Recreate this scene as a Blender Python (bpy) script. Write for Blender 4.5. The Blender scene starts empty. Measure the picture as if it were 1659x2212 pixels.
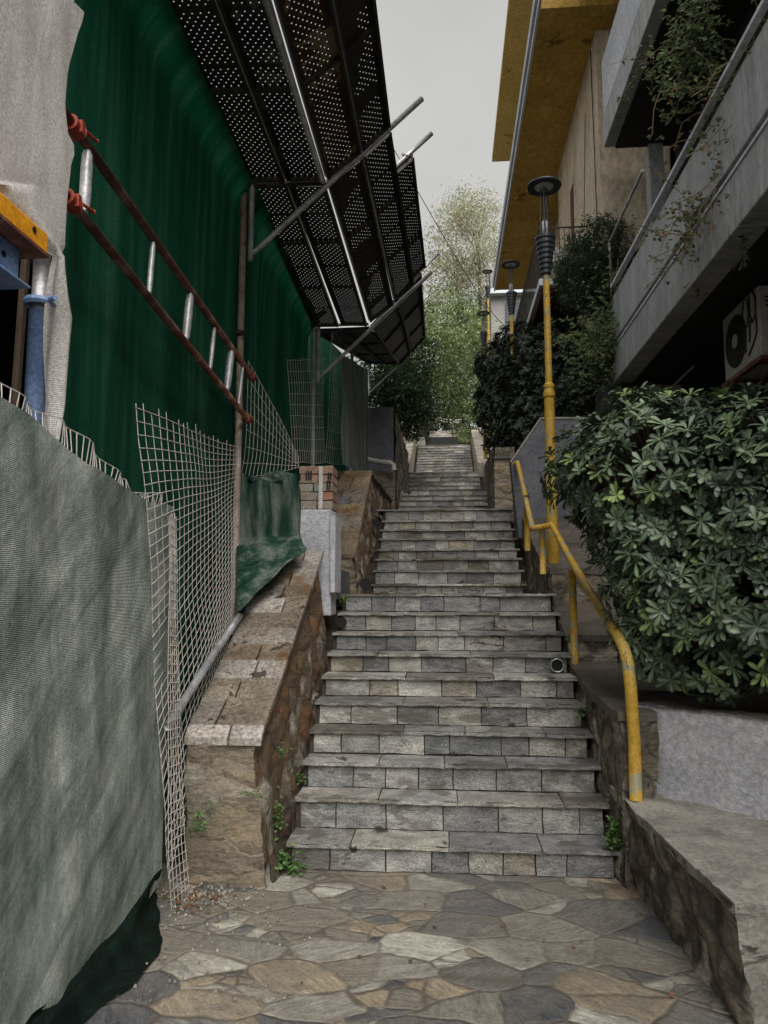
import bpy, math, random
from mathutils import Vector, noise
random.seed(7)
R=math.radians
S=bpy.context.scene
COL=S.collection
PI=math.pi
# ---------------------------------------------------------------- survey: sight lines from the camera position to real depths
f=1600;th=math.atan(179/1600);ya=math.atan(135.5/1600*math.cos(th))
F=Vector((-math.sin(ya)*math.cos(th),math.cos(ya)*math.cos(th),math.sin(th)))
RT=Vector((math.cos(ya),math.sin(ya),0));UP=RT.cross(F)
EYE=Vector((0,0,1.6))
def ray(x,y): return F+RT*((x-829.5)/f)+UP*((1106-y)/f)
def P(x,y,D): r=ray(x,y); return EYE+r*(D/r.y)
def PX(x,y,X): r=ray(x,y); return EYE+r*(X/r.x)
def PZ(x,y,z): r=ray(x,y); return EYE+r*((z-1.6)/r.z)
def V(*a): return Vector(a)
def nv(p,fr=3.0,seed=0): return noise.noise_vector(Vector(p)*fr+Vector((seed*7.3,seed*3.1,seed)))
def nf(p,fr=1.0,seed=0): return noise.noise(Vector(p)*fr+Vector((seed*7.3,seed*3.1,seed)))
def lin(c): c=c/255; return c/12.92 if c<=.04045 else ((c+.055)/1.055)**2.4
def C(r,g,b): return (lin(r),lin(g),lin(b),1)
# ---------------------------------------------------------------- materials
def ramp(nt,fac,cols,stops=None):
    n=nt.nodes.new('ShaderNodeValToRGB'); e=n.color_ramp.elements
    k=len(cols)
    while len(e)<k: e.new(.5)
    for i,c in enumerate(cols):
        e[i].position=(stops[i] if stops else .3+.4*i/max(1,k-1)); e[i].color=c
    nt.links.new(fac,n.inputs[0]); return n.outputs[0]
def nz(nt,co,scale,detail=6,rough=.6,dist=0):
    n=nt.nodes.new('ShaderNodeTexNoise'); n.inputs['Scale'].default_value=scale; n.inputs['Detail'].default_value=detail
    n.inputs['Roughness'].default_value=rough; n.inputs['Distortion'].default_value=dist
    nt.links.new(co,n.inputs['Vector']); return n.outputs['Fac']
def mp(nt,co,sc=(1,1,1),rot=(0,0,0)):
    n=nt.nodes.new('ShaderNodeMapping'); n.inputs['Scale'].default_value=sc; n.inputs['Rotation'].default_value=rot
    nt.links.new(co,n.inputs['Vector']); return n.outputs[0]
def mixc(nt,fac,a,b,mode='MIX'):
    n=nt.nodes.new('ShaderNodeMix'); n.data_type='RGBA'; n.blend_type=mode
    for s,v in ((0,fac),(6,a),(7,b)):
        if isinstance(v,(int,float)): n.inputs[s].default_value=v
        elif isinstance(v,tuple): n.inputs[s].default_value=v
        else: nt.links.new(v,n.inputs[s])
    return n.outputs[2]
def mth(nt,op,a,b=None,c=None):
    n=nt.nodes.new('ShaderNodeMath'); n.operation=op
    for i,v in enumerate((a,b,c)):
        if v is None: continue
        if isinstance(v,(int,float)): n.inputs[i].default_value=v
        else: nt.links.new(v,n.inputs[i])
    return n.outputs[0]
def newmat(name):
    m=bpy.data.materials.new(name); m.use_nodes=True; nt=m.node_tree
    b=nt.nodes['Principled BSDF']; tc=nt.nodes.new('ShaderNodeTexCoord')
    return m,nt,b,tc.outputs['Object']
def bumpn(nt,b,h,strength,dist=.01):
    n=nt.nodes.new('ShaderNodeBump'); n.inputs['Strength'].default_value=strength; n.inputs['Distance'].default_value=dist
    nt.links.new(h,n.inputs['Height']); nt.links.new(n.outputs[0],b.inputs['Normal'])
def M(name,cols,scale=3,rough=.8,bump=.4,bscale=40,metal=0,stretch=(1,1,1),tint=False,spots=None,bdist=.01,spec=.4,detail=8,sub=None,grain=0):
    m,nt,b,co=newmat(name)
    c2=mp(nt,co,stretch)
    col=ramp(nt,nz(nt,c2,scale,detail,.65),cols)
    fine=nz(nt,c2,scale*14,4,.7)
    col=mixc(nt,1,col,ramp(nt,fine,[(.5,.5,.51,1),(1.42,1.42,1.41,1)] if (grain or tint) else [(.74,.74,.74,1),(1.22,1.22,1.22,1)],[.36,.64]),'MULTIPLY')
    if spots:
        for (sc,scl,t) in spots:
            msk=ramp(nt,nz(nt,c2,scl,9,.7,.4),[(0,0,0,1),(1,1,1,1)],[t,t+.04])
            col=mixc(nt,msk,col,sc)
    if tint:
        a=nt.nodes.new('ShaderNodeVertexColor'); a.layer_name='Col'
        col=mixc(nt,1,col,a.outputs[0],'MULTIPLY')
    nt.links.new(col,b.inputs['Base Color'])
    b.inputs['Roughness'].default_value=rough; b.inputs['Metallic'].default_value=metal
    b.inputs['Specular IOR Level'].default_value=spec
    if bump: bumpn(nt,b,nz(nt,c2,bscale,6,.7),bump,bdist)
    if sub:
        b.inputs['Transmission Weight'].default_value=0
    return m
def Mleaf(name,rough=.45,spec=.5,trans=.15):
    m,nt,b,co=newmat(name)
    a=nt.nodes.new('ShaderNodeVertexColor'); a.layer_name='Col'
    col=mixc(nt,1,a.outputs[0],ramp(nt,nz(nt,co,2.5,4),[(.75,.75,.75,1),(1.2,1.2,1.2,1)]),'MULTIPLY')
    nt.links.new(col,b.inputs['Base Color']); b.inputs['Roughness'].default_value=rough; b.inputs['Specular IOR Level'].default_value=spec
    tr=nt.nodes.new('ShaderNodeBsdfTranslucent'); nt.links.new(col,tr.inputs[0])
    mx=nt.nodes.new('ShaderNodeMixShader'); mx.inputs[0].default_value=trans
    nt.links.new(b.outputs[0],mx.inputs[1]); nt.links.new(tr.outputs[0],mx.inputs[2])
    nt.links.new(mx.outputs[0],nt.nodes['Material Output'].inputs[0]); return m
def Mpave():
    m,nt,b,co=newmat('flagstone')
    dn=nt.nodes.new('ShaderNodeTexNoise'); dn.inputs['Scale'].default_value=3.5; dn.inputs['Detail'].default_value=7; nt.links.new(co,dn.inputs['Vector'])
    wc=nt.nodes.new('ShaderNodeVectorMath'); wc.operation='MULTIPLY_ADD'; nt.links.new(dn.outputs['Color'],wc.inputs[0]); wc.inputs[1].default_value=(.12,.12,0); nt.links.new(co,wc.inputs[2])
    def cells(sc,off):
        fl=nt.nodes.new('ShaderNodeMapping'); fl.inputs['Scale'].default_value=sc; fl.inputs['Location'].default_value=off; nt.links.new(wc.outputs[0],fl.inputs['Vector'])
        v=nt.nodes.new('ShaderNodeTexVoronoi'); v.inputs['Scale'].default_value=1; v.inputs['Randomness'].default_value=1; nt.links.new(fl.outputs[0],v.inputs['Vector'])
        e=nt.nodes.new('ShaderNodeTexVoronoi'); e.feature='DISTANCE_TO_EDGE'; e.inputs['Scale'].default_value=1; e.inputs['Randomness'].default_value=1; nt.links.new(fl.outputs[0],e.inputs['Vector'])
        return v,e.outputs['Distance']
    v,e=cells((3.1,4.2,.001),(0,0,0)); v2,e2=cells((6.5,8.5,.001),(3,5,0))
    sp=nt.nodes.new('ShaderNodeSeparateColor'); nt.links.new(v.outputs['Color'],sp.inputs[0])
    sp2=nt.nodes.new('ShaderNodeSeparateColor'); nt.links.new(v2.outputs['Color'],sp2.inputs[0])
    # some big stones are broken into small ones
    brk=mth(nt,'GREATER_THAN',sp.outputs[1],.72)
    rnd=mth(nt,'ADD',mth(nt,'MULTIPLY',sp.outputs[0],mth(nt,'SUBTRACT',1,brk)),mth(nt,'MULTIPLY',sp2.outputs[0],brk))
    e2s=mth(nt,'MULTIPLY',e2,.5)
    edge=mth(nt,'MINIMUM',e,mth(nt,'ADD',e2s,mth(nt,'MULTIPLY',mth(nt,'SUBTRACT',1,brk),5)))
    stone=ramp(nt,rnd,[C(112,109,103),C(148,143,134),C(98,98,100),C(164,160,150),C(128,121,110),C(184,180,169),C(118,115,110),C(152,138,118),C(86,87,90),C(140,136,127)],[0,.11,.2,.3,.42,.52,.62,.74,.84,.93])
    stone.node.color_ramp.interpolation='CONSTANT'
    vr=nt.nodes.new('ShaderNodeVectorRotate'); vr.rotation_type='Z_AXIS'; nt.links.new(co,vr.inputs['Vector']); nt.links.new(mth(nt,'MULTIPLY',mth(nt,'SUBTRACT',rnd,.4),2.4),vr.inputs['Angle'])
    st=mp(nt,vr.outputs[0],(1.6,8,1))
    stone=mixc(nt,1,stone,ramp(nt,nz(nt,st,3.4,12,.78,1.4),[(.35,.35,.37,1),(1.0,1,.98,1),(1.8,1.78,1.72,1)],[.3,.5,.72]),'MULTIPLY')
    dirt=nz(nt,co,1.3,8,.66)
    stone=mixc(nt,ramp(nt,dirt,[(0,0,0,1),(.82,.82,.82,1)],[.44,.6]),stone,mixc(nt,1,C(122,116,106),ramp(nt,nz(nt,co,14,10,.85),[(.4,.4,.4,1),(1.65,1.65,1.62,1)]),'MULTIPLY'))
    stone=mixc(nt,ramp(nt,nz(nt,co,30,7,.8),[(0,0,0,1),(.7,.7,.7,1)],[.53,.72]),stone,C(56,50,44))
    stone=mixc(nt,1,stone,ramp(nt,nz(nt,co,70,6,.85),[(.6,.6,.6,1),(1.4,1.4,1.4,1)]),'MULTIPLY')
    mort=ramp(nt,edge,[(1,1,1,1),(0,0,0,1)],[.012,.045])
    keep=ramp(nt,nz(nt,co,2.4,5,.7),[(.12,.12,.12,1),(.85,.85,.85,1)],[.43,.58])
    mk=mixc(nt,1,mort,keep,'MULTIPLY')
    col=mixc(nt,mk,stone,mixc(nt,nz(nt,co,9,5),C(48,42,36),C(124,112,96)))
    nt.links.new(col,b.inputs['Base Color'])
    nt.links.new(ramp(nt,nz(nt,co,2.3,5),[(.42,.42,.42,1),(.8,.8,.8,1)]),b.inputs['Roughness'])
    h=mth(nt,'MULTIPLY_ADD',ramp(nt,edge,[(0,0,0,1),(1,1,1,1)],[0,.06]),.6,mth(nt,'ADD',mth(nt,'MULTIPLY',nz(nt,st,6,10,.78),1.0),mth(nt,'MULTIPLY',rnd,.5)))
    bumpn(nt,b,h,.8,.018); return m
def Mrubble(name,a,bc,c,mortar,sc=(4,4,7),stain=.5):
    m,nt,b,co=newmat(name)
    dn=nt.nodes.new('ShaderNodeTexNoise'); dn.inputs['Scale'].default_value=4; dn.inputs['Detail'].default_value=4; nt.links.new(co,dn.inputs['Vector'])
    wc=nt.nodes.new('ShaderNodeVectorMath'); wc.operation='MULTIPLY_ADD'; nt.links.new(dn.outputs['Color'],wc.inputs[0]); wc.inputs[1].default_value=(.2,.2,.2); nt.links.new(co,wc.inputs[2])
    fl=mp(nt,wc.outputs[0],sc)
    v=nt.nodes.new('ShaderNodeTexVoronoi'); v.inputs['Scale'].default_value=1; nt.links.new(fl,v.inputs['Vector'])
    e=nt.nodes.new('ShaderNodeTexVoronoi'); e.feature='DISTANCE_TO_EDGE'; e.inputs['Scale'].default_value=1; nt.links.new(fl,e.inputs['Vector'])
    sp=nt.nodes.new('ShaderNodeSeparateColor'); nt.links.new(v.outputs['Color'],sp.inputs[0])
    stone=ramp(nt,sp.outputs[0],[a,bc,c,bc],[0,.35,.7,1])
    stone=mixc(nt,1,stone,ramp(nt,nz(nt,mp(nt,co,(1,1,4)),7,9,.75,.8),[(.35,.35,.35,1),(1.0,1,1,1),(1.7,1.68,1.62,1)]),'MULTIPLY')
    mk=mixc(nt,1,ramp(nt,e.outputs['Distance'],[(1,1,1,1),(0,0,0,1)],[.05,.16]),ramp(nt,nz(nt,co,5,3),[(.4,.4,.4,1),(1,1,1,1)]),'MULTIPLY')
    col=mixc(nt,mk,stone,mortar)
    col=mixc(nt,ramp(nt,nz(nt,co,1.7,7,.7),[(0,0,0,1),(stain,stain,stain,1)],[.42,.62]),col,mortar)
    col=mixc(nt,1,col,ramp(nt,nz(nt,mp(nt,co,(1,1,1.6)),38,8,.8),[(.5,.5,.5,1),(1.5,1.48,1.45,1)]),'MULTIPLY')
    col=mixc(nt,ramp(nt,nz(nt,co,6,11,.75,1.5),[(0,0,0,1),(.85,.85,.85,1)],[.57,.64]),col,(mortar[0]*.3,mortar[1]*.3,mortar[2]*.3,1))
    nt.links.new(col,b.inputs['Base Color']); b.inputs['Roughness'].default_value=.8
    h=mth(nt,'ADD',ramp(nt,e.outputs['Distance'],[(0,0,0,1),(1,1,1,1)],[0,.25]),nz(nt,mp(nt,co,(1,1,3)),16,8,.75))
    bumpn(nt,b,h,.9,.02); return m
def Mcloth(name,c1,c2,c3,lines=240,diag=None,fold=.5,trans=.12,streak=(6,6,.5),rough=.85,stops=None,bright=None):
    m,nt,b,co=newmat(name)
    col=ramp(nt,nz(nt,mp(nt,co,streak),1.6,8,.62),[c1,c2,c3],stops or [.32,.5,.68])
    if diag:
        dv=nz(nt,mp(nt,mp(nt,co,(1,1,1),(R(-38),0,0)),(1,.55,4.5)),1.5,9,.68,.6)
        col=mixc(nt,1,col,ramp(nt,dv,[(.58,.64,.6,1),(1,1,1,1),(1.35,1.34,1.32,1)],[.36,.5,.66]),'MULTIPLY')
        dv2=nz(nt,mp(nt,co,(3,3,.6)),3,9,.7)
        col=mixc(nt,1,col,ramp(nt,dv2,[(.7,.74,.71,1),(1.3,1.3,1.28,1)],[.35,.65]),'MULTIPLY')
    w=nt.nodes.new('ShaderNodeTexWave'); w.wave_type='BANDS'; w.bands_direction='Z'; w.inputs['Scale'].default_value=lines/6.28; w.inputs['Distortion'].default_value=3; w.inputs['Detail'].default_value=2; w.inputs['Detail Scale'].default_value=.3
    nt.links.new(co,w.inputs['Vector'])
    col=mixc(nt,1,col,ramp(nt,w.outputs['Fac'],[(.78,.78,.78,1),(1.12,1.12,1.12,1)],[0,1]),'MULTIPLY')
    col=mixc(nt,1,col,ramp(nt,nz(nt,co,90,3,.8),[(.6,.6,.6,1),(1.4,1.4,1.4,1)]),'MULTIPLY')
    nt.links.new(col,b.inputs['Base Color']); b.inputs['Roughness'].default_value=rough; b.inputs['Specular IOR Level'].default_value=.15
    bumpn(nt,b,mth(nt,'MULTIPLY_ADD',w.outputs['Fac'],.25,nz(nt,mp(nt,co,streak),5,5)),fold,.02)
    tr=nt.nodes.new('ShaderNodeBsdfTranslucent'); nt.links.new(col,tr.inputs[0])
    mx=nt.nodes.new('ShaderNodeMixShader'); mx.inputs[0].default_value=trans
    nt.links.new(b.outputs[0],mx.inputs[1]); nt.links.new(tr.outputs[0],mx.inputs[2])
    nt.links.new(mx.outputs[0],nt.nodes['Material Output'].inputs[0]); return m
def Mperf(name,c1,c2,patch=None,r=.08,pitch=.054,blocked=False):
    m,nt,b,co=newmat(name)
    uv=nt.nodes.new('ShaderNodeUVMap'); uv.uv_map='UVMap'; sx=nt.nodes.new('ShaderNodeSeparateXYZ'); nt.links.new(uv.outputs[0],sx.inputs[0])
    y=mth(nt,'DIVIDE',sx.outputs[1],pitch*.62); row=mth(nt,'FLOOR',y)
    x=mth(nt,'ADD',mth(nt,'DIVIDE',sx.outputs[0],pitch),mth(nt,'MULTIPLY',mth(nt,'MODULO',row,2),.5))
    fx=mth(nt,'SUBTRACT',mth(nt,'FRACT',x),.5); fy=mth(nt,'MULTIPLY',mth(nt,'SUBTRACT',mth(nt,'FRACT',y),.5),.62)
    d=mth(nt,'SQRT',mth(nt,'ADD',mth(nt,'MULTIPLY',fx,fx),mth(nt,'MULTIPLY',fy,fy)))
    inside=mth(nt,'LESS_THAN',mth(nt,'ABSOLUTE',sx.outputs[0]),.125)
    gx=mth(nt,'GREATER_THAN',mth(nt,'FRACT',mth(nt,'DIVIDE',sx.outputs[1],.5)),.06)
    hole=mth(nt,'MULTIPLY',mth(nt,'MULTIPLY',mth(nt,'LESS_THAN',d,r),inside),gx)
    if blocked: hole=mth(nt,'MULTIPLY',hole,mth(nt,'GREATER_THAN',nz(nt,co,.9,2),.5))
    col=ramp(nt,nz(nt,co,2.2,8,.65),[c1,c2])
    if patch: col=mixc(nt,ramp(nt,nz(nt,co,2.6,7,.7,.5),[(0,0,0,1),(1,1,1,1)],[.52,.55]),col,patch)
    nt.links.new(col,b.inputs['Base Color']); b.inputs['Roughness'].default_value=.55; b.inputs['Metallic'].default_value=.3
    tp=nt.nodes.new('ShaderNodeBsdfTransparent'); mx=nt.nodes.new('ShaderNodeMixShader'); nt.links.new(hole,mx.inputs[0])
    nt.links.new(b.outputs[0],mx.inputs[1]); nt.links.new(tp.outputs[0],mx.inputs[2]); nt.links.new(mx.outputs[0],nt.nodes['Material Output'].inputs[0]); return m
W4=(1,1,1,1)
m_pave=Mpave()
m_stair=M('stair stone',[(.5,.5,.5,1),(1,1,.98,1),(1.5,1.48,1.43,1)],scale=6,rough=.5,bump=1,bscale=16,tint=True,bdist=.02,detail=12,spots=[((.55,.53,.48,1),1.5,.53),((.16,.14,.115,1),3.3,.60),((.42,.41,.38,1),11,.66),((.10,.09,.075,1),17,.68)],stretch=(1,1.3,2.2))
m_mortar=M('old mortar',[C(46,40,34),C(84,74,62)],scale=8,bump=.8,bscale=30)
m_slab=M('wet slab',[C(84,78,72),C(134,127,118),C(166,160,151)],scale=3.5,rough=.5,bump=.7,bscale=25,tint=True,spots=[(C(114,94,70),2.6,.57),(C(66,60,52),7,.58)])
m_rub=Mrubble('rubble',C(150,142,128),C(104,92,76),C(120,92,66),C(76,64,52),sc=(5,5,6),stain=.85)
m_rubend=Mrubble('rubble end',C(160,154,142),C(132,122,106),C(146,130,104),C(134,123,108),sc=(2.6,2.6,7),stain=.95)
m_ridge=Mrubble('ridge stone',C(198,192,178),C(112,96,76),C(132,92,60),C(92,78,62),sc=(6,4.5,5.5),stain=.55)
m_dark=Mrubble('dark schist',C(196,188,172),C(112,104,92),C(146,134,116),C(70,64,56),sc=(5,6,4.2),stain=.35)
m_conc=M('concrete cap',[C(104,100,92),C(150,145,135),C(176,171,161)],scale=3,bump=.9,bscale=45,rough=.75,stretch=(1,1,1),spots=[(C(70,62,54),4,.63)])
m_rend=M('rough grey render',[C(176,177,182),C(196,196,201),C(212,212,216)],scale=2.2,bump=1,bscale=60,bdist=.012,spots=[(C(96,94,95),11,.68)])
m_rend2=M('dull render',[C(78,78,84),C(104,104,111),C(118,118,124)],scale=2,bump=.6,bscale=50)
m_cheek=M('cheek slab',[C(66,60,54),C(92,85,76),C(112,104,94)],scale=3,bump=.7,bscale=30,rough=.6)
m_soil=M('soil',[C(28,22,18),C(58,44,32)],scale=8,bump=1,bscale=40)
m_hill=M('hill soil',[C(30,32,20),C(58,56,36),C(48,50,30)],scale=.7,bump=1,bscale=6,bdist=.1)
m_tarp=Mcloth('weathered shade net',C(104,116,109),C(142,149,142),C(172,175,168),lines=300,diag=1,streak=(3,2.2,1.2),trans=.08,fold=.7)
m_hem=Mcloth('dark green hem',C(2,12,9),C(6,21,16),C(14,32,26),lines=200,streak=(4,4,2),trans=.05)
m_green=Mcloth('green debris net',C(8,60,42),C(18,80,58),C(60,104,84),lines=260,streak=(.3,4,.28),trans=.25,stops=[.3,.5,.74])
m_greencloth=Mcloth('green cloth',C(8,50,38),C(48,76,64),C(124,132,122),lines=230,streak=(5,5,.9),trans=.1,stops=[.36,.48,.66])
m_pale=Mcloth('pale net',C(188,182,176),C(212,206,200),C(228,222,216),lines=230,streak=(3,3,1),trans=.3,fold=.5)
m_greynet=Mcloth('grey net',C(100,112,106),C(146,156,150),C(180,188,182),lines=200,streak=(9,9,.6),trans=.3)
m_wire=M('galvanised wire',[C(176,170,160),C(222,216,206)],scale=12,rough=.45,bump=0,metal=.2)
m_galv=M('galvanised tube',[C(128,128,130),C(176,176,178),C(206,206,206)],scale=5,rough=.4,bump=.2,metal=.35,spots=[(C(110,78,54),6,.66)])
m_rust=M('rusty tube',[C(66,34,24),C(104,62,46),C(150,130,116)],scale=7,rough=.7,bump=.5,metal=.1)
m_redclamp=M('red clamp',[C(118,38,22),C(150,60,38)],scale=9,rough=.6,bump=.4)
m_blue=M('blue steel',[C(92,120,164),C(122,148,190),C(150,170,202)],scale=4,rough=.4,bump=.2,spots=[(C(150,150,160),7,.62)])
m_orange=M('yellow steel beam',[C(206,136,20),C(232,164,40)],scale=4,rough=.45,bump=.2,spots=[(C(120,72,22),9,.68)])
m_yel=M('yellow paint',[C(164,126,40),C(186,148,52),C(178,156,88)],scale=4,rough=.5,bump=.5,bscale=25,spots=[(C(142,138,112),6,.54),(C(84,56,30),14,.62),(C(176,112,30),7,.6)])
m_lampdark=M('dark lamp metal',[C(44,46,52),C(66,68,75)],scale=6,rough=.4,bump=.1,metal=.3)
m_glass=M('lamp diffuser',[C(170,172,174),C(190,192,192)],scale=4,rough=.3,bump=0)
m_perf=Mperf('perforated steel',C(30,28,28),C(52,50,50),None)
m_perf2=Mperf('perforated steel stained',C(24,24,28),C(42,44,48),C(84,84,84))
m_perf3=Mperf('perforated steel rusty',C(52,32,18),C(74,52,30),C(128,116,84))
m_perf4=Mperf('perforated steel worn',C(34,33,36),C(62,58,58),None,blocked=True)
m_perf5=Mperf('dark perforated steel',C(8,8,9),C(13,13,14),r=.01)
m_steel=M('dark steel',[C(42,38,38),C(70,64,62)],scale=5,rough=.5,bump=.2,metal=.3)
m_black=M('shadowed concrete',[C(20,20,20),C(34,33,32)],scale=2,bump=.3)  # near-black base colour carries the shade of interiors and recesses
m_fascia=M('painted concrete fascia',[C(140,144,144),C(164,167,168),C(182,184,186)],scale=1.1,bump=.5,bscale=50,stretch=(1,5,.5),rough=.8,spots=[(C(104,106,104),3.0,.6),(C(190,192,190),5,.68)])
m_fascia2=M('pale fascia',[C(176,180,188),C(206,210,218)],scale=1.4,bump=.4,bscale=50)
m_sofd=M('dark soffit',[C(30,29,28),C(46,44,42)],scale=2,bump=.3)  # shade below the balconies is put into this soffit colour
m_sofy2=M('pale ochre render',[C(198,176,118),C(220,198,144)],scale=1.6,bump=.4,bscale=30,spots=[(C(150,120,70),4,.6)])
m_sofy=M('ochre soffit',[C(158,126,60),C(182,146,66),C(198,164,88)],scale=1.3,bump=.5,bscale=30,spots=[(C(188,166,130),3.4,.66),(C(84,56,26),2.7,.66),(C(110,84,36),1.4,.6)])
m_beige=M('beige render wall',[C(170,155,132),C(196,181,158),C(212,198,176)],scale=1.2,bump=.6,bscale=30,stretch=(1,1.5,.5),spots=[(C(140,122,98),2.2,.62),(C(214,206,190),4.5,.68)])
m_white=M('white plaster',[C(170,168,162),C(196,194,188)],scale=2,bump=.3,rough=.7)
m_brick=M('brick end',[C(150,104,88),C(158,134,120),C(160,156,148)],scale=6,bump=.7,tint=True)
m_pvc=M('pvc pipe',[C(178,176,170),C(204,202,196)],scale=5,rough=.4,bump=.1)
m_redwood=M('dark red joinery',[C(70,28,16),C(92,40,24)],scale=5,bump=.2)
m_bark=M('bark',[C(62,50,38),C(98,84,66)],scale=8,bump=.9,bscale=30,stretch=(1,1,.3))
m_vine=M('dry vine stem',[C(104,86,66),C(150,130,104)],scale=8,bump=.4)
m_leaf=Mleaf('glossy leaf',rough=.4,spec=.5,trans=.05)
m_leafh=Mleaf('hedge leaf',rough=.6,spec=.25,trans=.1)
m_leaf2=Mleaf('soft leaf',rough=.6,spec=.3,trans=.4)
m_ac=M('aircon casing',[C(150,146,138),C(176,172,164)],scale=3,rough=.5,bump=.1)
m_blk=M('black plastic',[C(12,12,12),C(24,24,24)],scale=6,rough=.6,bump=0)
m_chip=M('pale rubble chips',[C(112,104,92),C(158,150,138)],scale=9,bump=.3,tint=True)
m_dleaf=M('fallen leaves',[C(92,60,38),C(124,84,54)],scale=9,bump=.2,tint=True)
m_clay=M('red earth strip',[C(122,84,62),C(148,108,84)],scale=5,bump=.7)
# ---------------------------------------------------------------- mesh builder
class MB:
    def __init__(s): s.v=[]; s.f=[]; s.c=[]; s.uv={}; s.mi=[]; s.cur=0
    def add(s,vs,fs,col=W4,cols=None,uvs=None):
        o=len(s.v); s.v+= [tuple(v) for v in vs]
        for f_ in fs: s.f.append(tuple(i+o for i in f_)); s.mi.append(s.cur)
        s.c+= (cols if cols else [col]*len(vs))
        if uvs:
            for i,u in enumerate(uvs): s.uv[o+i]=u
    def hexa(s,p,col=W4): # 8 corners: bottom 4 ccw, top 4 ccw
        s.add(p,[(3,2,1,0),(4,5,6,7),(0,1,5,4),(1,2,6,5),(2,3,7,6),(3,0,4,7)],col)
    def box(s,a,b,col=W4,j=0):
        x0,y0,z0=a;x1,y1,z1=b
        p=[V(x0,y0,z0),V(x1,y0,z0),V(x1,y1,z0),V(x0,y1,z0),V(x0,y0,z1),V(x1,y0,z1),V(x1,y1,z1),V(x0,y1,z1)]
        if j: p=[q+V(random.uniform(-j,j),random.uniform(-j,j),random.uniform(-j,j)) for q in p]
        s.hexa(p,col)
    def beam(s,a,b,w,h,up=V(0,0,1),col=W4):
        a=V(*a);b=V(*b);d=(b-a).normalized();sd=d.cross(up).normalized()*w/2;u=sd.cross(d).normalized()*h/2
        s.hexa([a-sd-u,a+sd-u,b+sd-u,b-sd-u,a-sd+u,a+sd+u,b+sd+u,b-sd+u],col)
    def tube(s,pts,r,n=8,cap=True,col=W4):
        pts=[V(*p) for p in pts]; k=len(pts); rr=r if isinstance(r,(list,tuple)) else [r]*k
        o=len(s.v); vs=[];ref=None
        for i,p in enumerate(pts):
            d=(pts[min(i+1,k-1)]-pts[max(i-1,0)]).normalized()
            if ref is None: ref=V(0,0,1) if abs(d.z)<.9 else V(1,0,0)
            a=d.cross(ref).normalized(); b=a.cross(d).normalized(); ref=b
            for j in range(n): t=2*PI*j/n; vs.append(p+a*(math.cos(t)*rr[i])+b*(math.sin(t)*rr[i]))
        fs=[(i*n+j,i*n+(j+1)%n,(i+1)*n+(j+1)%n,(i+1)*n+j) for i in range(k-1) for j in range(n)]
        if cap: fs+=[tuple(range(n)),tuple(reversed(range((k-1)*n,k*n)))]
        s.add(vs,fs,col)
    def lathe(s,c,prof,n=24,col=W4):
        vs=[];k=len(prof)
        for r,z in prof:
            for j in range(n): t=2*PI*j/n; vs.append(V(c[0]+r*math.cos(t),c[1]+r*math.sin(t),c[2]+z))
        s.add(vs,[(i*n+j,i*n+(j+1)%n,(i+1)*n+(j+1)%n,(i+1)*n+j) for i in range(k-1) for j in range(n)],col)
    def prism(s,poly,axis,h,col=W4):
        k=len(poly);a=[V(*p) for p in poly];b=[p+V(*axis)*h for p in a]
        s.add(a+b,[tuple(range(k)),tuple(reversed(range(k,2*k)))]+[(i,i+k,(i+1)%k+k,(i+1)%k) for i in range(k)],col)
    def panel(s,a,b,c,d,step=.06,amp=.0,fr=4,fn=None,col=W4,seed=0,amp2=0):
        a,b,c,d=[V(*q) for q in (a,b,c,d)]
        nu=max(1,int(max((b-a).length,(c-d).length)/step)); nw=max(1,int(max((d-a).length,(c-b).length)/step))
        vs=[]
        for j in range(nw+1):
            for i in range(nu+1):
                u=i/nu;w=j/nw; p=a.lerp(b,u).lerp(d.lerp(c,u),w)
                q=p.copy()
                if amp: q+=nv(p,fr,seed)*amp
                if amp2: q+=nv(p,fr*4,seed)*amp2
                if fn: q+=fn(p,u,w)
                vs.append(q)
        s.add(vs,[(j*(nu+1)+i,j*(nu+1)+i+1,(j+1)*(nu+1)+i+1,(j+1)*(nu+1)+i) for j in range(nw) for i in range(nu)],col)
    def solid(s,p,step=.06,amp=.01,fr=4,amp2=0,skip=(),col=W4):
        p=[V(*q) for q in p]
        for k,(a,b,c,d) in enumerate([(3,2,1,0),(4,5,6,7),(0,1,5,4),(1,2,6,5),(2,3,7,6),(3,0,4,7)]):
            if k in skip: continue
            s.panel(p[a],p[b],p[c],p[d],step,amp,fr,amp2=amp2,col=col)
    def leaf(s,p,d,n,L,W,col,bend=.25,rich=True):
        d=d.normalized(); sd=d.cross(n)
        if sd.length<1e-3: sd=d.cross(V(1,0,.1))
        sd.normalize(); n=sd.cross(d).normalized()
        if not rich:
            k=(.8+random.random()*.4); c=(col[0]*k,col[1]*k,col[2]*k,1)
            s.add([p,p+d*L*.5+sd*W-n*L*.08,p+d*L-n*L*bend,p+d*L*.5-sd*W-n*L*.08],[(0,1,2,3)],c); return
        prof=[(0,.06),(.3,.4),(.6,.9),(.82,1.0),(.95,.65),(1,.1)]; vs=[];cs=[]
        k=.75+random.random()*.5
        for t,w in prof:
            cpt=p+d*(L*t)-n*(L*bend*t*t)
            vs+=[cpt+sd*(W*w)+n*W*w*.25,cpt,cpt-sd*(W*w)+n*W*w*.25]
            e=(col[0]*k,col[1]*k,col[2]*k,1); mcol=(min(1,col[0]*k*2.2+.04),min(1,col[1]*k*1.9+.04),min(1,col[2]*k*1.8+.02),1)
            cs+=[e,mcol,e]
        fs=[]
        for i in range(5):
            fs+=[(3*i,3*i+1,3*i+4,3*i+3),(3*i+1,3*i+2,3*i+5,3*i+4)]
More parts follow.
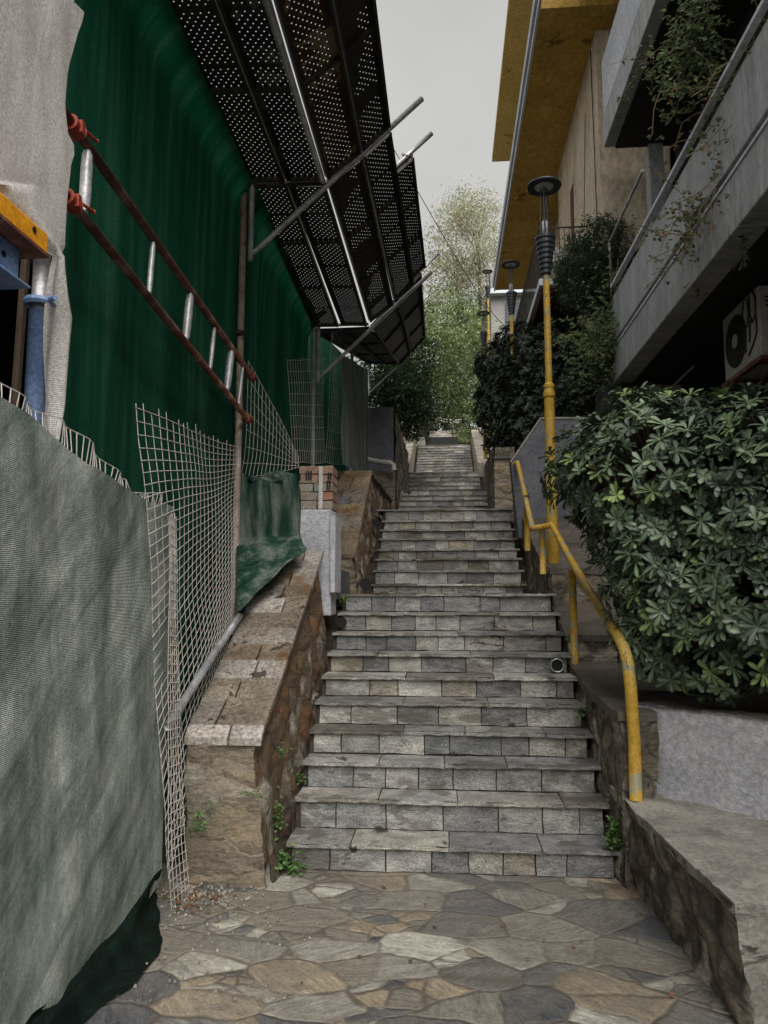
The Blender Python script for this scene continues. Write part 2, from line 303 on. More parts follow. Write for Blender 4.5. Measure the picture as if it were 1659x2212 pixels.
        s.add(vs,fs,cols=cs)
    def build(s,name,mat,parent=None,smooth=False,bevel=0):
        me=bpy.data.meshes.new(name); me.from_pydata(s.v,[],s.f)
        for m in (mat if isinstance(mat,(list,tuple)) else [mat]): me.materials.append(m)
        if max(s.mi,default=0)>0: me.polygons.foreach_set('material_index',s.mi)
        ca=me.color_attributes.new('Col','FLOAT_COLOR','POINT')
        fl=[]; [fl.extend(c) for c in s.c]; ca.data.foreach_set('color',fl)
        if s.uv:
            uvl=me.uv_layers.new(name='UVMap')
            for l in me.loops: uvl.data[l.index].uv=s.uv.get(l.vertex_index,(0,0))
        if smooth: me.polygons.foreach_set('use_smooth',[True]*len(me.polygons))
        me.update()
        o=bpy.data.objects.new(name,me); COL.objects.link(o)
        if parent: o.parent=parent
        if bevel:
            b=o.modifiers.new('bevel','BEVEL'); b.width=bevel; b.segments=2; b.limit_method='ANGLE'
        return o
def tag(o,label,cat,group=None,kind=None):
    if label: o['label']=label
    if cat: o['category']=cat
    if group: o['group']=group
    if kind: o['kind']=kind
    return o
def thing(name,label,cat,group=None):
    o=bpy.data.objects.new(name,None); o.empty_display_size=.1; COL.objects.link(o); return tag(o,label,cat,group)
def kids(o): return [c for c in bpy.data.objects if c.parent==o]
def settle(o):
    """put a thing's origin at its base; everything was modelled in world coordinates"""
    ms=[]
    def walk(q):
        if q.type=='MESH': ms.append(q)
        for c in kids(q): walk(c)
    walk(o)
    pts=[v.co for m in ms for v in m.data.vertices]
    if not pts: return
    xs=[p.x for p in pts];ys=[p.y for p in pts];zz=[p.z for p in pts]
    b=V((min(xs)+max(xs))/2,(min(ys)+max(ys))/2,min(zz))
    from mathutils import Matrix
    for m in set(q.data for q in ms): m.transform(Matrix.Translation(-b))
    o.location=b
def copy_tree(o,parent=None):
    c=o.copy(); COL.objects.link(c); c.parent=parent
    for ch in kids(o): copy_tree(ch,c)
    return c
def struct(o,label=None): o['kind']='structure'; 
def jit(c,k=.12):
    c=tuple(c)
    r=random.uniform(1-k,1+k); return (c[0]*r,c[1]*r,c[2]*r,1)
# ================================================================= STAIRS
STONES=[C(184,182,176),C(164,163,159),C(148,147,145),C(170,166,156),C(128,128,130),C(136,136,136),C(156,151,143),C(178,175,168),C(118,119,121),C(158,149,134),C(144,142,138),C(160,158,152)]
STONES=[tuple(.8*v+.2*m for v,m in zip(c[:3],C(150,149,145)))+(1,) for c in STONES]
steps=[] # (Y nosing, z top, xl, xr)
for k,(y,z) in enumerate([(4.46,.157),(4.72,.345),(4.95,.517),(5.17,.676),(5.38,.838),(5.66,.99),(5.93,1.14),(6.2,1.29),(6.47,1.45),(6.76,1.612)]): steps.append((y,z,-.955,.93))
yB=[1261,1231,1205.7,1183.9,1161.5,1141.7,1121.5,1098]
for k,y in enumerate(yB): Y=8.6+.24*k; steps.append((Y,P(1100,y,Y).z,-.88,.875))
z0=steps[-1][1]; zc=P(1000,1079,15.0).z
for k in range(4): steps.append((14+.25*k,z0+(zc-z0)*(k+1)/5,-1.0,.88))
for k,y in enumerate([1079,1068.5,1056]): steps.append((15+.25*k,P(1000,y,15+.25*k).z,-1.0,.88))
z0=steps[-1][1]; zc=P(1000,1048,19.0).z
for k in range(3): steps.append((18.2+.25*k,z0+(zc-z0)*(k+1)/4,-1.02,.9))
for k,y in enumerate([1048,1038.5,1028.5,1019]): steps.append((19+.25*k,P(1000,y,19+.25*k).z,-1.02,.9))
z0=steps[-1][1]; zc=P(1000,1012,24.2).z
for k in range(5): steps.append((22.9+.25*k,z0+(zc-z0)*(k+1)/6,-1.02,.9))
for k in range(10): steps.append((24.2+.26*k,P(960,1012-5.7*k,24.2+.26*k).z,-1.02,.9))
z0=steps[-1][1]
for k in range(4): steps.append((30+.3*k,z0+.16*(k+1),-1.02,.6))
mb=MB(); mm=MB()
prevz=0
for i,(Y,z,xl,xr) in enumerate(steps):
    nxt=steps[i+1][0] if i+1<len(steps) else Y+3
    depth=nxt-Y; near=Y<11
    # riser stones
    h0=prevz+(.006 if near else 0); h1=z-.026
    x=xl+.03
    while x<xr-.01:
        w=random.uniform(.17,.36) if near else random.uniform(.22,.4)
        if xr-.0-(x+w)<.12: w=xr-x
        c=jit(random.choice(STONES))
        if near:
            n=5; fs=[];vs=[]
            off=random.uniform(-.006,.006)
            # front face grid with a chipped surface
            mb.panel((x+.004,Y+.03+off,h0),(x+w-.004,Y+.03+off,h0),(x+w-.004,Y+.03+off,h1),(x+.004,Y+.03+off,h1),.045,.007,9,amp2=.003,col=c)
            mb.panel((x+.004,Y+.03+off,h1),(x+w-.004,Y+.03+off,h1),(x+w-.004,Y+.09,h1),(x+.004,Y+.09,h1),.06,.003,9,col=c)
        else:
            c=(c[0]*1.25,c[1]*1.25,c[2]*1.25,1)  # far risers painted lighter to make up for the weaker light there
            mb.box((x+.005,Y+.03,h0),(x+w-.005,Y+.1,z-.021),c,j=.003)
        x+=w
    # tread slabs with a projecting lip
    x=xl-(.05 if i in(9,) else 0); xe=xr+(.04 if near else 0)
    if i==17: x=-.98
    if i==9: x=-.98;xe=.98
    while x<xe-.01:
        w=random.uniform(.34,.75)
        if xe-(x+w)<.2: w=xe-x
        c=random.choice([.76,.86,.95]); c=jit(tuple(v*c for v in random.choice(STONES+[C(120,114,104),C(128,125,118),C(138,134,128)])[:3]),.1)
        lip=random.uniform(-.008,.012); dz=random.uniform(-.003,.003)
        y1=Y+min(depth,1.0)+.03
        if near:
            a=V(x+.003,Y+lip,z+dz-.024);b=V(x+w-.003,Y+lip,z+dz-.024)
            mb.panel(a,b,b+V(0,0,.023),a+V(0,0,.023),.03,.006,14,amp2=.004,col=(c[0]*1.25,c[1]*1.25,c[2]*1.22,1))
            mb.panel(a+V(0,0,.023),b+V(0,0,.023),V(b.x,y1,z+dz),V(a.x,y1,z+dz),.05,.004,8,amp2=.001,col=c)
            mb.panel(a,b,V(b.x,Y+.06,z+dz-.024),V(a.x,Y+.06,z+dz-.024),.06,.003,8,col=c)
        else: mb.box((x+.003,Y+.012+lip*.5,z-.02+dz),(x+w-.003,y1,z+dz),c)
        x+=w
    # core / mortar bed
    mm.box((xl-.0,Y+.045,prevz-.4),(xr+.0,nxt+.06,z-.028)); mm.box((xl-.2,Y+.1,prevz-.45),(xl-.002,nxt+.1,z-.17)); mm.box((xr+.002,Y+.1,prevz-.45),(xr+.12,nxt+.1,z-.12))
    if depth>1.0: mb.box((xl,Y+1.03,z-.03),(xr,nxt+.04,z-.004),C(120,114,104))
    prevz=z
o=mb.build('stairs',m_stair); struct(o)
o=mm.build('stair_bed',m_mortar); struct(o)
# ================================================================= GROUND / PAVEMENT / HILL
def stair_z(Y):
    z=0
    for s in steps:
        if Y>=s[0]: z=s[1]
    if Y>31: z=steps[-1][1]+(Y-31)*.2
    return z
mb=MB(); mb.panel((-1.75,-6,0),(1.35,-6,0),(1.35,4.52,0),(-1.75,4.52,0),.06,.006,5,amp2=.002); o=mb.build('pavement',m_pave,smooth=True); struct(o)
mb=MB(); mb.panel((-40,-40,-.03),(40,-40,-.03),(40,4.55,-.03),(-40,4.55,-.03),4); o=mb.build('ground',m_soil); struct(o)
mb=MB()
ys=[4.55,5.5,6.8,8.6,10.3,12,14,15.5,18,19.8,22,24,26.5,30,35,45,60,90,140]
xs=[-60,-30,-15,-8,-4,-2,-1.05,-1.04,1.04,1.05,2,4,8,15,30,60]
vs=[]
for Y in ys:
    for x in xs:
        z=stair_z(Y)*(1 if Y<31 else 1)-.45
        if abs(x)>1.042: z+=.1
        if x>1.04 and Y<9: z-=.5
        if Y>31: z+=nf((x,Y,0),.05)*2*min(1,(Y-31)/20)+max(0,abs(x)-2)*.08
        vs.append(V(x,Y,max(z,-.03) if Y<4.6 else z))
n=len(xs)
mb.add(vs,[(j*n+i,j*n+i+1,(j+1)*n+i+1,(j+1)*n+i) for j in range(len(ys)-1) for i in range(n-1)])
o=mb.build('hill',m_hill); struct(o)
mb=MB(); mb.panel((-1.9,1.5,.006),(-1.42,1.5,.006),(-1.42,3.35,.006),(-1.9,3.35,.006),.1,.004,5); o=mb.build('earth_strip',m_clay,smooth=True); struct(o)
# ================================================================= LEFT STONE WALL beside the first flight
def wallflight(name,label,cat,xl,xr,prof,zb,slabcols,lean=.05,seed=1,end=True,over=.0):
    t=thing(name,label,cat)
    body=MB(); y0=prof[0][0]; 
    for (a,b) in zip(prof[:-1],prof[1:]):
        za=zb(a[0]);zb_=zb(b[0])
        # stair side face (right), leaning ridge of stones
        body.panel(V(xr+lean,a[0],za),V(xr+lean,b[0],zb_),V(xr-.03,b[0],b[1]-.04),V(xr-.03,a[0],a[1]-.04),.035,.03,5,amp2=.012)
        body.panel(V(xl,b[0],zb_),V(xl,a[0],za),V(xl,a[0],a[1]-.04),V(xl,b[0],b[1]-.04),.15,.01,5)
        body.panel(V(xl,a[0],a[1]-.045),V(xr-.02,a[0],a[1]-.045),V(xr-.02,b[0],b[1]-.045),V(xl,b[0],b[1]-.045),.15,.005,5)
    body.build('side_stonework',m_ridge,t,smooth=True)
    e=MB(); a=prof[0]
    e.panel(V(xl,a[0],zb(a[0])),V(xr+lean,a[0],zb(a[0])),V(xr-.03,a[0],a[1]-.03),V(xl,a[0],a[1]-.03),.035,.03,5,amp2=.012)
    e.build('end_face',m_rubend,t,smooth=True)
    s=MB(); k=0
    for (a,b) in zip(prof[:-1],prof[1:]):
        L=b[0]-a[0]; n=max(1,round(L/.19))
        for q in range(n):
            u0=q/n;u1=(q+1)/n
            p0=(a[0]+L*u0,a[1]+(b[1]-a[1])*u0); p1=(a[0]+L*u1,a[1]+(b[1]-a[1])*u1)
            sp=xl+(xr-xl)*random.uniform(.3,.7)
            for (xa,xb) in (((xl-.02,sp-.006),(sp+.006,xr+.015)) if random.random()<.72 else ((xl-.02,xr+.015),)):
                c=jit(random.choice(slabcols),.14); g=.003
                s.hexa([V(xa,p0[0]+g,p0[1]-.045),V(xb,p0[0]+g,p0[1]-.045),V(xb,p1[0]-g,p1[1]-.045),V(xa,p1[0]-g,p1[1]-.045),
                        V(xa,p0[0]+g,p0[1]),V(xb,p0[0]+g,p0[1]),V(xb,p1[0]-g,p1[1]),V(xa,p1[0]-g,p1[1])],c)
    s.build('capping_slabs',m_slab,t,bevel=.004)
    return t
zs=lambda Y: stair_z(Y)-.1
CAPS=[(1.45,1.45,1.47,1),(.95,.93,.9,1),(.72,.66,.58,1),(1.3,1.28,1.27,1),(.82,.72,.6,1),(1.15,1.15,1.17,1)]
w1=wallflight('stone_wall','low stone wall with pale slab top climbing beside the nearest steps on the left','wall',-1.47,-1.06,
  [(4.2,.80),(4.27,.86),(4.52,.98),(5.2,1.37),(5.75,1.68),(6.25,1.98)],lambda Y:max(-.02,stair_z(Y-.1)-.12),CAPS,lean=.06)
# footing ledge that the wall's stones rest on
fb=MB(); fb.cur=0
for (a,b) in (((4.28,0,.30),(5.2,.2,.55)),((5.2,.2,.55),(6.3,.9,1.3))):
    fb.panel(V(-.97,a[0],a[1]-.1),V(-.97,b[0],b[1]-.1),V(-1.02,b[0],b[2]-.1),V(-1.02,a[0],a[2]-.1),.06,.03,6,amp2=.01)
fb.build('footing',m_rub,w1,smooth=True)
w2=wallflight('stone_wall','brown slab-topped stone wall rising behind the brick pier beside the second flight','wall',-1.5,-1.02,
  [(8.2,2.05),(8.6,2.35),(9.3,2.85),(10.0,3.3),(13.9,3.4)],lambda Y:stair_z(Y)-.15,[(.75,.62,.45,1),(.5,.5,.54,1),(.85,.8,.74,1),(.7,.55,.4,1),(.9,.74,.52,1)],lean=.06)
# transverse rubble return by the second landing
# ---- landing side blocks between pier and second wall (grey gutter blocks)
t=thing('gutter_channel','grey concrete gutter channel with open black pipe ends at the landing left edge','gutter')
g=MB(); g.box((-1.35,7.0,1.55),(-1.06,8.15,1.86),j=.01); g.build('block',m_rend2,t,bevel=.01)
g=MB(); g.tube([P(790,1262,7.6),P(790,1262,7.9)],.06,16); g.build('pipe_end',m_blk,t)
for (x,y,D) in ((737,1345,6.46),(812,1128,9.78)):
    g=MB(); a=P(x,y,D); g.tube([a,a+V(0,.1,0)],.045 if D<7 else .05,16); tag(g.build('drain_pipe',m_blk),('black round drain opening at left just below the first landing' if D<7 else 'black round drain opening at left near the top of the second flight'),'drain pipe','round drain openings at the stair edges')
p=P(1203,1437,5.94)
t=thing('drain_pipe','round drain pipe with grey rim at the right end of a low step','drain pipe','round drain openings at the stair edges')
g=MB(); g.tube([p+V(0,-.012,0),p+V(0,.1,0)],.048,20); g.build('opening',m_blk,t)
g=MB(); 
for k in range(20):
    a0=2*PI*k/20;a1=2*PI*(k+1)/20
    g.tube([p+V(math.cos(a0)*.05,-.016,math.sin(a0)*.05),p+V(math.cos(a1)*.05,-.016,math.sin(a1)*.05)],.006,6)
g.build('rim',m_galv,t)
# ================================================================= PIER
t=thing('masonry_pier','square pier of hollow red brick on a grey rendered base beside the stairs','pier')
g=MB(); a=P(640,1100,6.3);b=P(725,1178,6.3)
zt=a.z; g.box((a.x,6.3,1.42),(b.x-.04,6.62,zt),j=.004)
g.build('rendered_base',m_rend,t,bevel=.012)
g=MB(); g.box((b.x-.038,6.28,1.62),(b.x,6.64,zt-.06)); g.build('corner_strip',m_rend,t,bevel=.004)
g=MB(); g.box((b.x-.045,6.272,1.62),(b.x-.036,6.279,zt)); g.build('corner_bead',m_galv,t)
g=MB(); zt2=P(640,1005,6.3).z; xr=b.x-.03; xl=a.x+.01
rows=5; hh=(zt2-zt)/rows
for r in range(rows):
    xs_=[xl,xl+.13+(r%2)*.05,xr-.02 if r%2 else xr-.01,]
    xs_=[xl,(xl+xr)/2+random.uniform(-.06,.06),xr]
    for q in range(2):
        c=random.choice([(1,.95,.9,1),(1.1,.8,.7,1),(.9,1.1,1.1,1),(.8,.95,.95,1)])
        g.box((xs_[q]+.003,6.33+random.uniform(-.006,.006),zt+r*hh+.003),(xs_[q+1]-.003,6.6,zt+(r+1)*hh-.004),c,j=.004)
g.build('brickwork',m_brick,t,bevel=.006)
g=MB()
for (cx,cz,nx,nz_) in ((xl+.07,zt+3.45*hh,3,4),(xr-.05,zt+2.3*hh,2,4),(xr-.04,zt+3.5*hh,2,3),(xl+.015,zt+3.45*hh,1,3)):
    for i in range(nx):
        for j in range(nz_): g.box((cx+i*.021-.007,6.319,cz+j*.021-.007),(cx+i*.021+.007,6.326,cz+j*.021+.007))
g.build('brick_holes',m_blk,t)
g=MB(); x0=(xl+xr)/2+.03; g.box((x0,6.305,zt),(x0+.035,6.318,zt2-.01)); g.build('plaster_bead',m_pvc,t)
# ================================================================= TALL GREY WALL + PIPE beyond
t=thing('rendered_wall','tall grey rendered wall with dark stone side at the left of the third flight','wall')
a=P(792,880,13.9);b=P(850,880,13.9)
g=MB(); g.box((a.x-.6,13.9,3.9),(b.x,19,a.z)); g.build('front_face',m_rend2,t,bevel=.02)
g=MB(); g.panel(V(b.x+.05,13.9,2.7),V(b.x+.05,19,4.2),V(b.x+.02,19,a.z),V(b.x+.02,13.9,a.z),.15,.05,3,amp2=.02); g.build('stone_side',m_dark,t,smooth=True)
g=MB(); g.solid([V(a.x-.3,13.75,2.6),V(b.x+.03,13.75,2.6),V(b.x+.03,14,2.6),V(a.x-.3,14,2.6),V(a.x-.3,13.8,3.92),V(b.x+.03,13.8,3.92),V(b.x+.03,14,3.92),V(a.x-.3,14,3.92)],.15,.02,3); g.build('brick_plinth',m_rubend,t)
g=MB(); g.tube([P(785,990,13.6),P(815,997,13.6),P(842,1000,13.6),P(850,1004,13.6),P(851,1016,13.6)],.048,14)
g.tube([P(813,996.5,13.6),P(816,997.2,13.6)],.056,14); g.tube([P(838,999.5,13.6),P(842,1000,13.6)],.056,14)
tag(g.build('drain_spout',m_pvc,smooth=True),'white plastic drain pipe with an elbow sticking out below the grey wall','pipe')
# far left cheek walls
for (nm,lb,x0,x1,Y0,Y1,ztop,mt) in (
  ('stone_wall','pale low stone cheek wall left of the distant upper flight',-1.75,-1.06,21.5,26.6,None,m_slab),
  ('stone_wall','pale low stone cheek wall right of the distant upper flight',.94,1.5,21.5,26.6,None,m_slab)):
    g=MB()
    n=10
    for k in range(n):
        ya_=Y0+(Y1-Y0)*k/n;yb=Y0+(Y1-Y0)*(k+1)/n
        za=stair_z(Y0)+.55+(stair_z(Y1)-stair_z(Y0))*k/n; zb2=stair_z(Y0)+.55+(stair_z(Y1)-stair_z(Y0))*(k+1)/n
        g.hexa([V(x0,ya_,za-2),V(x1,ya_,za-2),V(x1,yb,zb2-2),V(x0,yb,zb2-2),V(x0,ya_,za),V(x1,ya_,za),V(x1,yb,zb2),V(x0,yb,zb2)],jit((1.35,1.33,1.3,1),.1))
    tag(g.build(nm,mt),lb,'wall')
g=MB(); g.box((-1.25,26.7,6),(-.75,27.6,7.35)); tag(g.build('stone_block',m_conc,bevel=.02),'pale square stone block at the top left of the distant stairs','block')
# far last flight; a black box paints the shade of the recess
t=thing('garden_steps','small distant flight of pale steps with a dark recess below, among plants','steps')
g=MB(); a=P(925,948,36);b=P(990,948,36)
g.box((a.x,36,a.z-1),(b.x,36.2,a.z+.08)); g.build('dark_recess',m_black,t)
g=MB()
for k in range(5):
    c=P(928,943-3*k,36.1+.3*k); d=P(988,943-3*k,36.1+.3*k); g.box((c.x,c.y,c.z-.5),(d.x,c.y+.4,c.z),jit((1.2,1.2,1.2,1)))
g.build('treads',m_slab,t)
# ================================================================= RIGHT LOW WALL near
t=thing('stone_wall','low dark schist wall with worn concrete top at the bottom right beside the paving','wall')
pr=[(2.96,1.062),(3.2,1.05),(3.5,1.03),(4.0,1.0),(4.3,.985),(4.66,.975)]
g=MB()
for a,b in zip(pr[:-1],pr[1:]):
    za=.5;g.panel(V(a[1]+.03,a[0],-.02),V(b[1]+.03,b[0],-.02),V(b[1]-.015,b[0],.46),V(a[1]-.015,a[0],.46),.035,.05,5,amp2=.018)
g.build('stone_face',m_dark,t,smooth=True)
g=MB()
e_=MB(); e_.panel(V(1.092,2.96,-.02),V(3.0,2.9,-.02),V(3.0,2.93,.46),V(1.047,2.96,.46),.035,.05,5,amp2=.018); e_.panel(V(1.04,2.955,.44),V(3.0,2.9,.44),V(3.0,2.9,.478),V(1.04,2.955,.478),.035,.012,5,amp2=.008); e_.build('end_face',m_conc,t,smooth=True) 
for k,(a,b) in enumerate(zip(pr[:-1],pr[1:])):
    g.panel(V(a[1]-.02,a[0],.475),V(3.0,a[0],.475),V(3.0,b[0],.475),V(b[1]-.02,b[0],.475),.04,.012,5,amp2=.008)
    g.panel(V(a[1]-.02,a[0],.43),V(b[1]-.02,b[0],.43),V(b[1]-.02,b[0],.475),V(a[1]-.02,a[0],.475),.04,.012,5,amp2=.008)
g.build('concrete_top',m_conc,t,smooth=True)
# ---- render faced planter wall
t=thing('planter_wall','pale blue-grey rough rendered planter wall below the big glossy bush','wall')
A=V(1.1,4.55,.4);B=V(2.6,3.0,.4)
g=MB(); top=.97
g.panel(A,B,V(B.x,B.y,top),V(A.x,A.y,top),.05,.008,6,amp2=.006); g.build('render_face',m_rend,t,smooth=True)
g=MB(); dn=(B-A).normalized().cross(V(0,0,1))
up=V(0,0,top-.4)
inn=V(.12,.14,0)
g.panel(A+up-inn*.08,B+up-inn*.08,B+up+inn,A+up+inn,.05,.008,6,amp2=.01); g.build('coping',m_cheek,t,smooth=True)
g=MB(); g.panel(A+inn+V(0,0,.53),B+inn+V(0,0,.53),V(4,7,.93),V(1.2,7,.93),.12,.03,4); g.build('soil_bed',m_soil,t)
g=MB(); q=PX(1382,1576,1.12); g.box((1.07,4.5,q.z-.025),(1.17,4.53,q.z+.03)); g.build('fixing_plate',m_yel,t)
# ---- right cheek wall of the stairs
t=thing('stair_cheek_wall','stepped dark stone cheek wall along the right edge of the first flight','wall')
seg=[((4.36,.0,.95),(5.2,.1,.96)),((5.2,.3,.96),(6.15,.8,1.07)),((6.15,.9,1.28),(7.0,1.3,1.54)),((7.0,1.5,1.84),(8.0,1.6,2.06)),((8.0,1.6,2.06),(9.3,2.0,2.55))]
g=MB();c=MB()
for (y0,b0,t0),(y1,b1,t1) in seg:
    g.panel(V(.955,y0,b0-.15),V(.955,y1,b1-.15),V(.975,y1,t1-.02),V(.975,y0,t0-.02),.04,.035,5,amp2=.012)
    xr_=1.16 if y0<5 else 1.75
    g.panel(V(.965,y0,b0-.3),V(xr_,y0,b0-.3),V(xr_,y0,t0-.02),V(.965,y0,t0-.02),.04,.025,5,amp2=.01)
    c.panel(V(.95,y0-.01,t0),V(xr_,y0-.01,t0),V(xr_,y1,t1),V(.95,y1,t1),.06,.012,5,amp2=.005)
    c.panel(V(.95,y0-.01,t0-.05),V(xr_,y0-.01,t0-.05),V(xr_,y0-.01,t0),V(.95,y0-.01,t0),.06,.012,5)
    c.panel(V(.95,y0,t0-.05),V(.95,y1,t1-.05),V(.95,y1,t1),V(.95,y0,t0),.06,.012,5)
g.build('stone_face',m_dark,t,smooth=True); c.build('slab_top',m_cheek,t,smooth=True)
# ---- parapet wall + pillar
t=thing('parapet_wall','grey rendered parapet with a chamfered top corner behind the tall yellow lamp post','wall')
Y=9.3; pts=[P(1108,1170,Y),P(1103,1000,Y),P(1168,905,Y),P(1330,905,Y),P(1330,1190,Y)]
pts[0].x=.9; pts[0].z=2.3; pts[4].z=2.2
g=MB(); g.prism(pts,(0,1,0),.22); g.build('wall_body',m_rend2,t,bevel=.01)
g=MB(); 
for a,b in ((pts[1],pts[2]),(pts[2],pts[3])): g.beam(a+V(0,.11,.012),b+V(0,.11,.012),.24,.02)
g.build('coping',m_conc,t)
t=thing('stone_pillar','squat brownish stone pillar at the top right of the second flight','pillar')
a=P(1070,1092,10.3);b=P(1103,992,10.3)
g=MB(); g.solid([V(a.x,10.32,2.6),V(.93,10.32,2.6),V(.93,10.75,2.6),V(a.x,10.75,2.6),V(a.x,10.32,b.z),V(.93,10.32,b.z),V(.93,10.75,b.z),V(a.x,10.75,b.z)],.08,.012,5); g.build('shaft',m_rubend,t)
g=MB(); g.box((a.x-.01,10.3,b.z+.003),(.95,10.78,b.z+.04)); g.build('cap',m_cheek,t,bevel=.01)
g=MB()
g.solid([V(.72,10.8,2.6),V(1.0,10.8,2.6),V(1.0,18,3.6),V(.93,18,3.6),V(.72,10.8,3.75),V(1.0,10.8,3.75),V(1.0,18,4.7),V(.93,18,4.7)],.2,.03,3)
tag(g.build('stone_wall',m_dark),'dark stone wall running on behind the squat pillar under the far hedge','wall')
# ================================================================= HANDRAIL (yellow)
t=thing('handrail','yellow painted tube handrail with chipped paint along the right of the steps','handrail')
g=MB()
pth=[P(1374,1728,4.29),P(1370,1600,4.29),P(1362,1480,4.30),P(1356,1430,4.32),P(1348,1400,4.37),P(1334,1372,4.48),P(1312,1338,4.72),P(1272,1275,5.35),P(1235,1213,6.05),P(1195,1139,7.08),V(1.0,7.17,2.27)]
g.tube(pth,[.034,.034,.034,.034,.033,.032,.031,.03,.029,.027,.026],14); g.build('lower_rail',m_yel,t,smooth=True)
g=MB(); q=P(1150,1142,7.15); e=P(1118,999,9.15); g.tube([V(1.0,7.17,2.26),q.lerp(V(1,7.17,2.26),.12),q,q.lerp(e,.04),q.lerp(e,.5)+V(0,0,.01),e,e+V(-.03,.1,0)],.028,12); g.build('upper_rail',m_yel,t,smooth=True)
for (x,y0,y1,D) in ((1236,1436,1232,6.08),(1171,1240,1146,7.17),(1137,1190,1070,7.9)):
    g=MB(); a=P(x,y0,D);b=P(x,y1,D); g.tube([V(b.x,b.y,a.z),b],.03,12); g.build('rail_post',m_yel,t,smooth=True)
g=MB()
random.seed(3)
for k in range(36): # scratched illegible marker scribble on the rail
    if k<18:
        p0=P(1349+k*.8,1402+4.6*k,4.315-.034)
    else:
        u=(k-18)/18; p0=P(1316-120*u,1345-200*u,4.68+2.3*u)+V(-.012,-.03,.012)
    d=V(random.uniform(-.006,.012),random.uniform(-.004,.004),random.uniform(-.012,.012))
    g.tube([p0,p0+d],.002,4)
g.build('marker_scribble',m_blk,t)
# ================================================================= LAMPS
def lamp(base,H,label,name='street_lamp'):
    t=thing(name,label,'street lamp','yellow lamp posts along the stairway')
    x,y,z=base; k=1
    g=MB(); g.lathe(base,[(.001,0),(.058,0),(.052,1.75),(.052,1.76)],18); g.lathe(base,[(.056,1.74),(.062,1.75),(.062,1.79),(.054,1.80),(.05,1.83),(.056,1.84),(.056,1.87),(.036,1.89),(.001,1.89)],18)
    g.build('pole_base',m_yel,t,smooth=False)
    top=H-.95
    g=MB(); g.lathe(base,[(.036,1.88),(.033,top)],16); g.build('pole',m_yel,t,smooth=True)
    g=MB(); pr=[(.001,top-.02)]
    n=8
    for i in range(n):
        r=.045+.052*i/(n-1); z0_=top-.02+i*.052; pr+=[(r,z0_),(r+.008,z0_+.012),(r+.008,z0_+.045),(r-.003,z0_+.048)]
    pr+=[(.06,top+.41),(.001,top+.41)]
    g.lathe(base,pr,22); g.build('louvre_cone',m_lampdark,t)
    g=MB()
    for a in (.4,.4+2*PI/3,.4+4*PI/3):
        g.tube([V(x+.05*math.cos(a),y+.05*math.sin(a),z+top+.40),V(x+.03*math.cos(a),y+.03*math.sin(a),z+H-.03)],.009,6)
    g.build('stem',m_lampdark,t)
    g=MB(); g.lathe(base,[(.001,top+.40),(.03,top+.42),(.03,top+.55),(.001,top+.58)],14); g.build('lamp_bulb',m_glass,t,smooth=True)
    g=MB(); g.lathe(base,[(.095,H-.02),(.17,H-.028),(.178,H-.015),(.17,H),(.001,H+.02)],32); g.build('disc',m_lampdark,t)
    g=MB(); g.lathe(base,[(.001,H-.03),(.095,H-.024),(.097,H-.01)],28); g.build('reflector',m_glass,t)
    return t
b1=P(1196,1236,7.35); tp=P(1177,400,7.35)
lamp1=lamp(b1,tp.z-b1.z,'tallest nearest yellow lamp post standing on the cheek wall behind the handrail bend')
H1=tp.z-b1.z
settle(lamp1)
lampinfo=[(1103,570,13.2,'second yellow lamp post rising out of the dark hedge'),(1044,676,19.5,'small far lamp post with dark disc right of the bamboo stems'),(1053,586,24.5,'farthest lamp disc seen high beside the tip of the ochre eave')]
LAMPS=[lamp1]
for (x,y,D,lb) in lampinfo:
    c=copy_tree(lamp1); c['label']=lb; q=P(x,y,D); c.location=V(q.x,q.y,q.z-H1); LAMPS.append(c)
    if D>24: c.scale=(1,1,1)
# ================================================================= GREEN NETS (left)
def curl(p):
    k=max(0,(p.z-4.95)/.21); return .15*k**1.5
def fold(p,u,w):
    q=math.sin(p.y*7.5+nf(p,.7)*3)*.006+nf((p.y*1.0,p.z*.6,1),1)*.035
    return V(q*max(0,1-max(0,(p.z-4.4)/.8)*.8)+curl(p),0,0)
XN=-1.80
g=MB()
g.panel(V(XN,3.2,-.02),V(XN,6.3,-.02),V(XN,6.3,5.16),V(XN,3.1,5.18),.07,0,1,fn=fold)
def roll(p,u,w): return V(nf((p.y*.8,w*2,3),1)*.06,0,0)
tag(g.build('debris_netting',m_green,smooth=True),'big sheet of dark green scaffold netting behind the rusty lattice girder','netting')
g=MB()
def fold2(p,u,w): return V((math.sin(p.y*5+1)*.008+nf((p.y*1.2,p.z*.6,5),1)*.07)*max(0,1-max(0,(p.z-4.4)/.8)*.8)+(curl(p) if p.y<9.4 else 0),0,0)
g.panel(V(XN+.02,6.05,1.0),V(XN+.02,9.3,1.8),V(XN+.02,9.3,5.16),V(XN+.02,6.05,5.16),.08,0,1,fn=fold2)
tag(g.build('debris_netting',m_green,smooth=True),'second bay of dark green netting under the perforated deck, between the two scaffold posts','netting')
g=MB()
g.panel(V(XN-.1,9.2,1.8),V(XN-.1,15,3),V(XN-.1,15,6.4),V(XN-.1,9.2,5.3),.15,0,1,fn=fold2)
tag(g.build('debris_netting',m_green,smooth=True),'far bay of green netting beyond the second scaffold post','netting')
# grey net on the far posts
g=MB(); a=P(738,765,9.3);b=P(795,800,13.2);c=P(795,1022,13.2);d=P(738,1005,9.3)
g.panel(d,c,b,a,.1,.03,3); tag(g.build('shade_netting',m_greynet,smooth=True),'grey-green ribbed netting strip hanging left of the tall grey wall','netting')
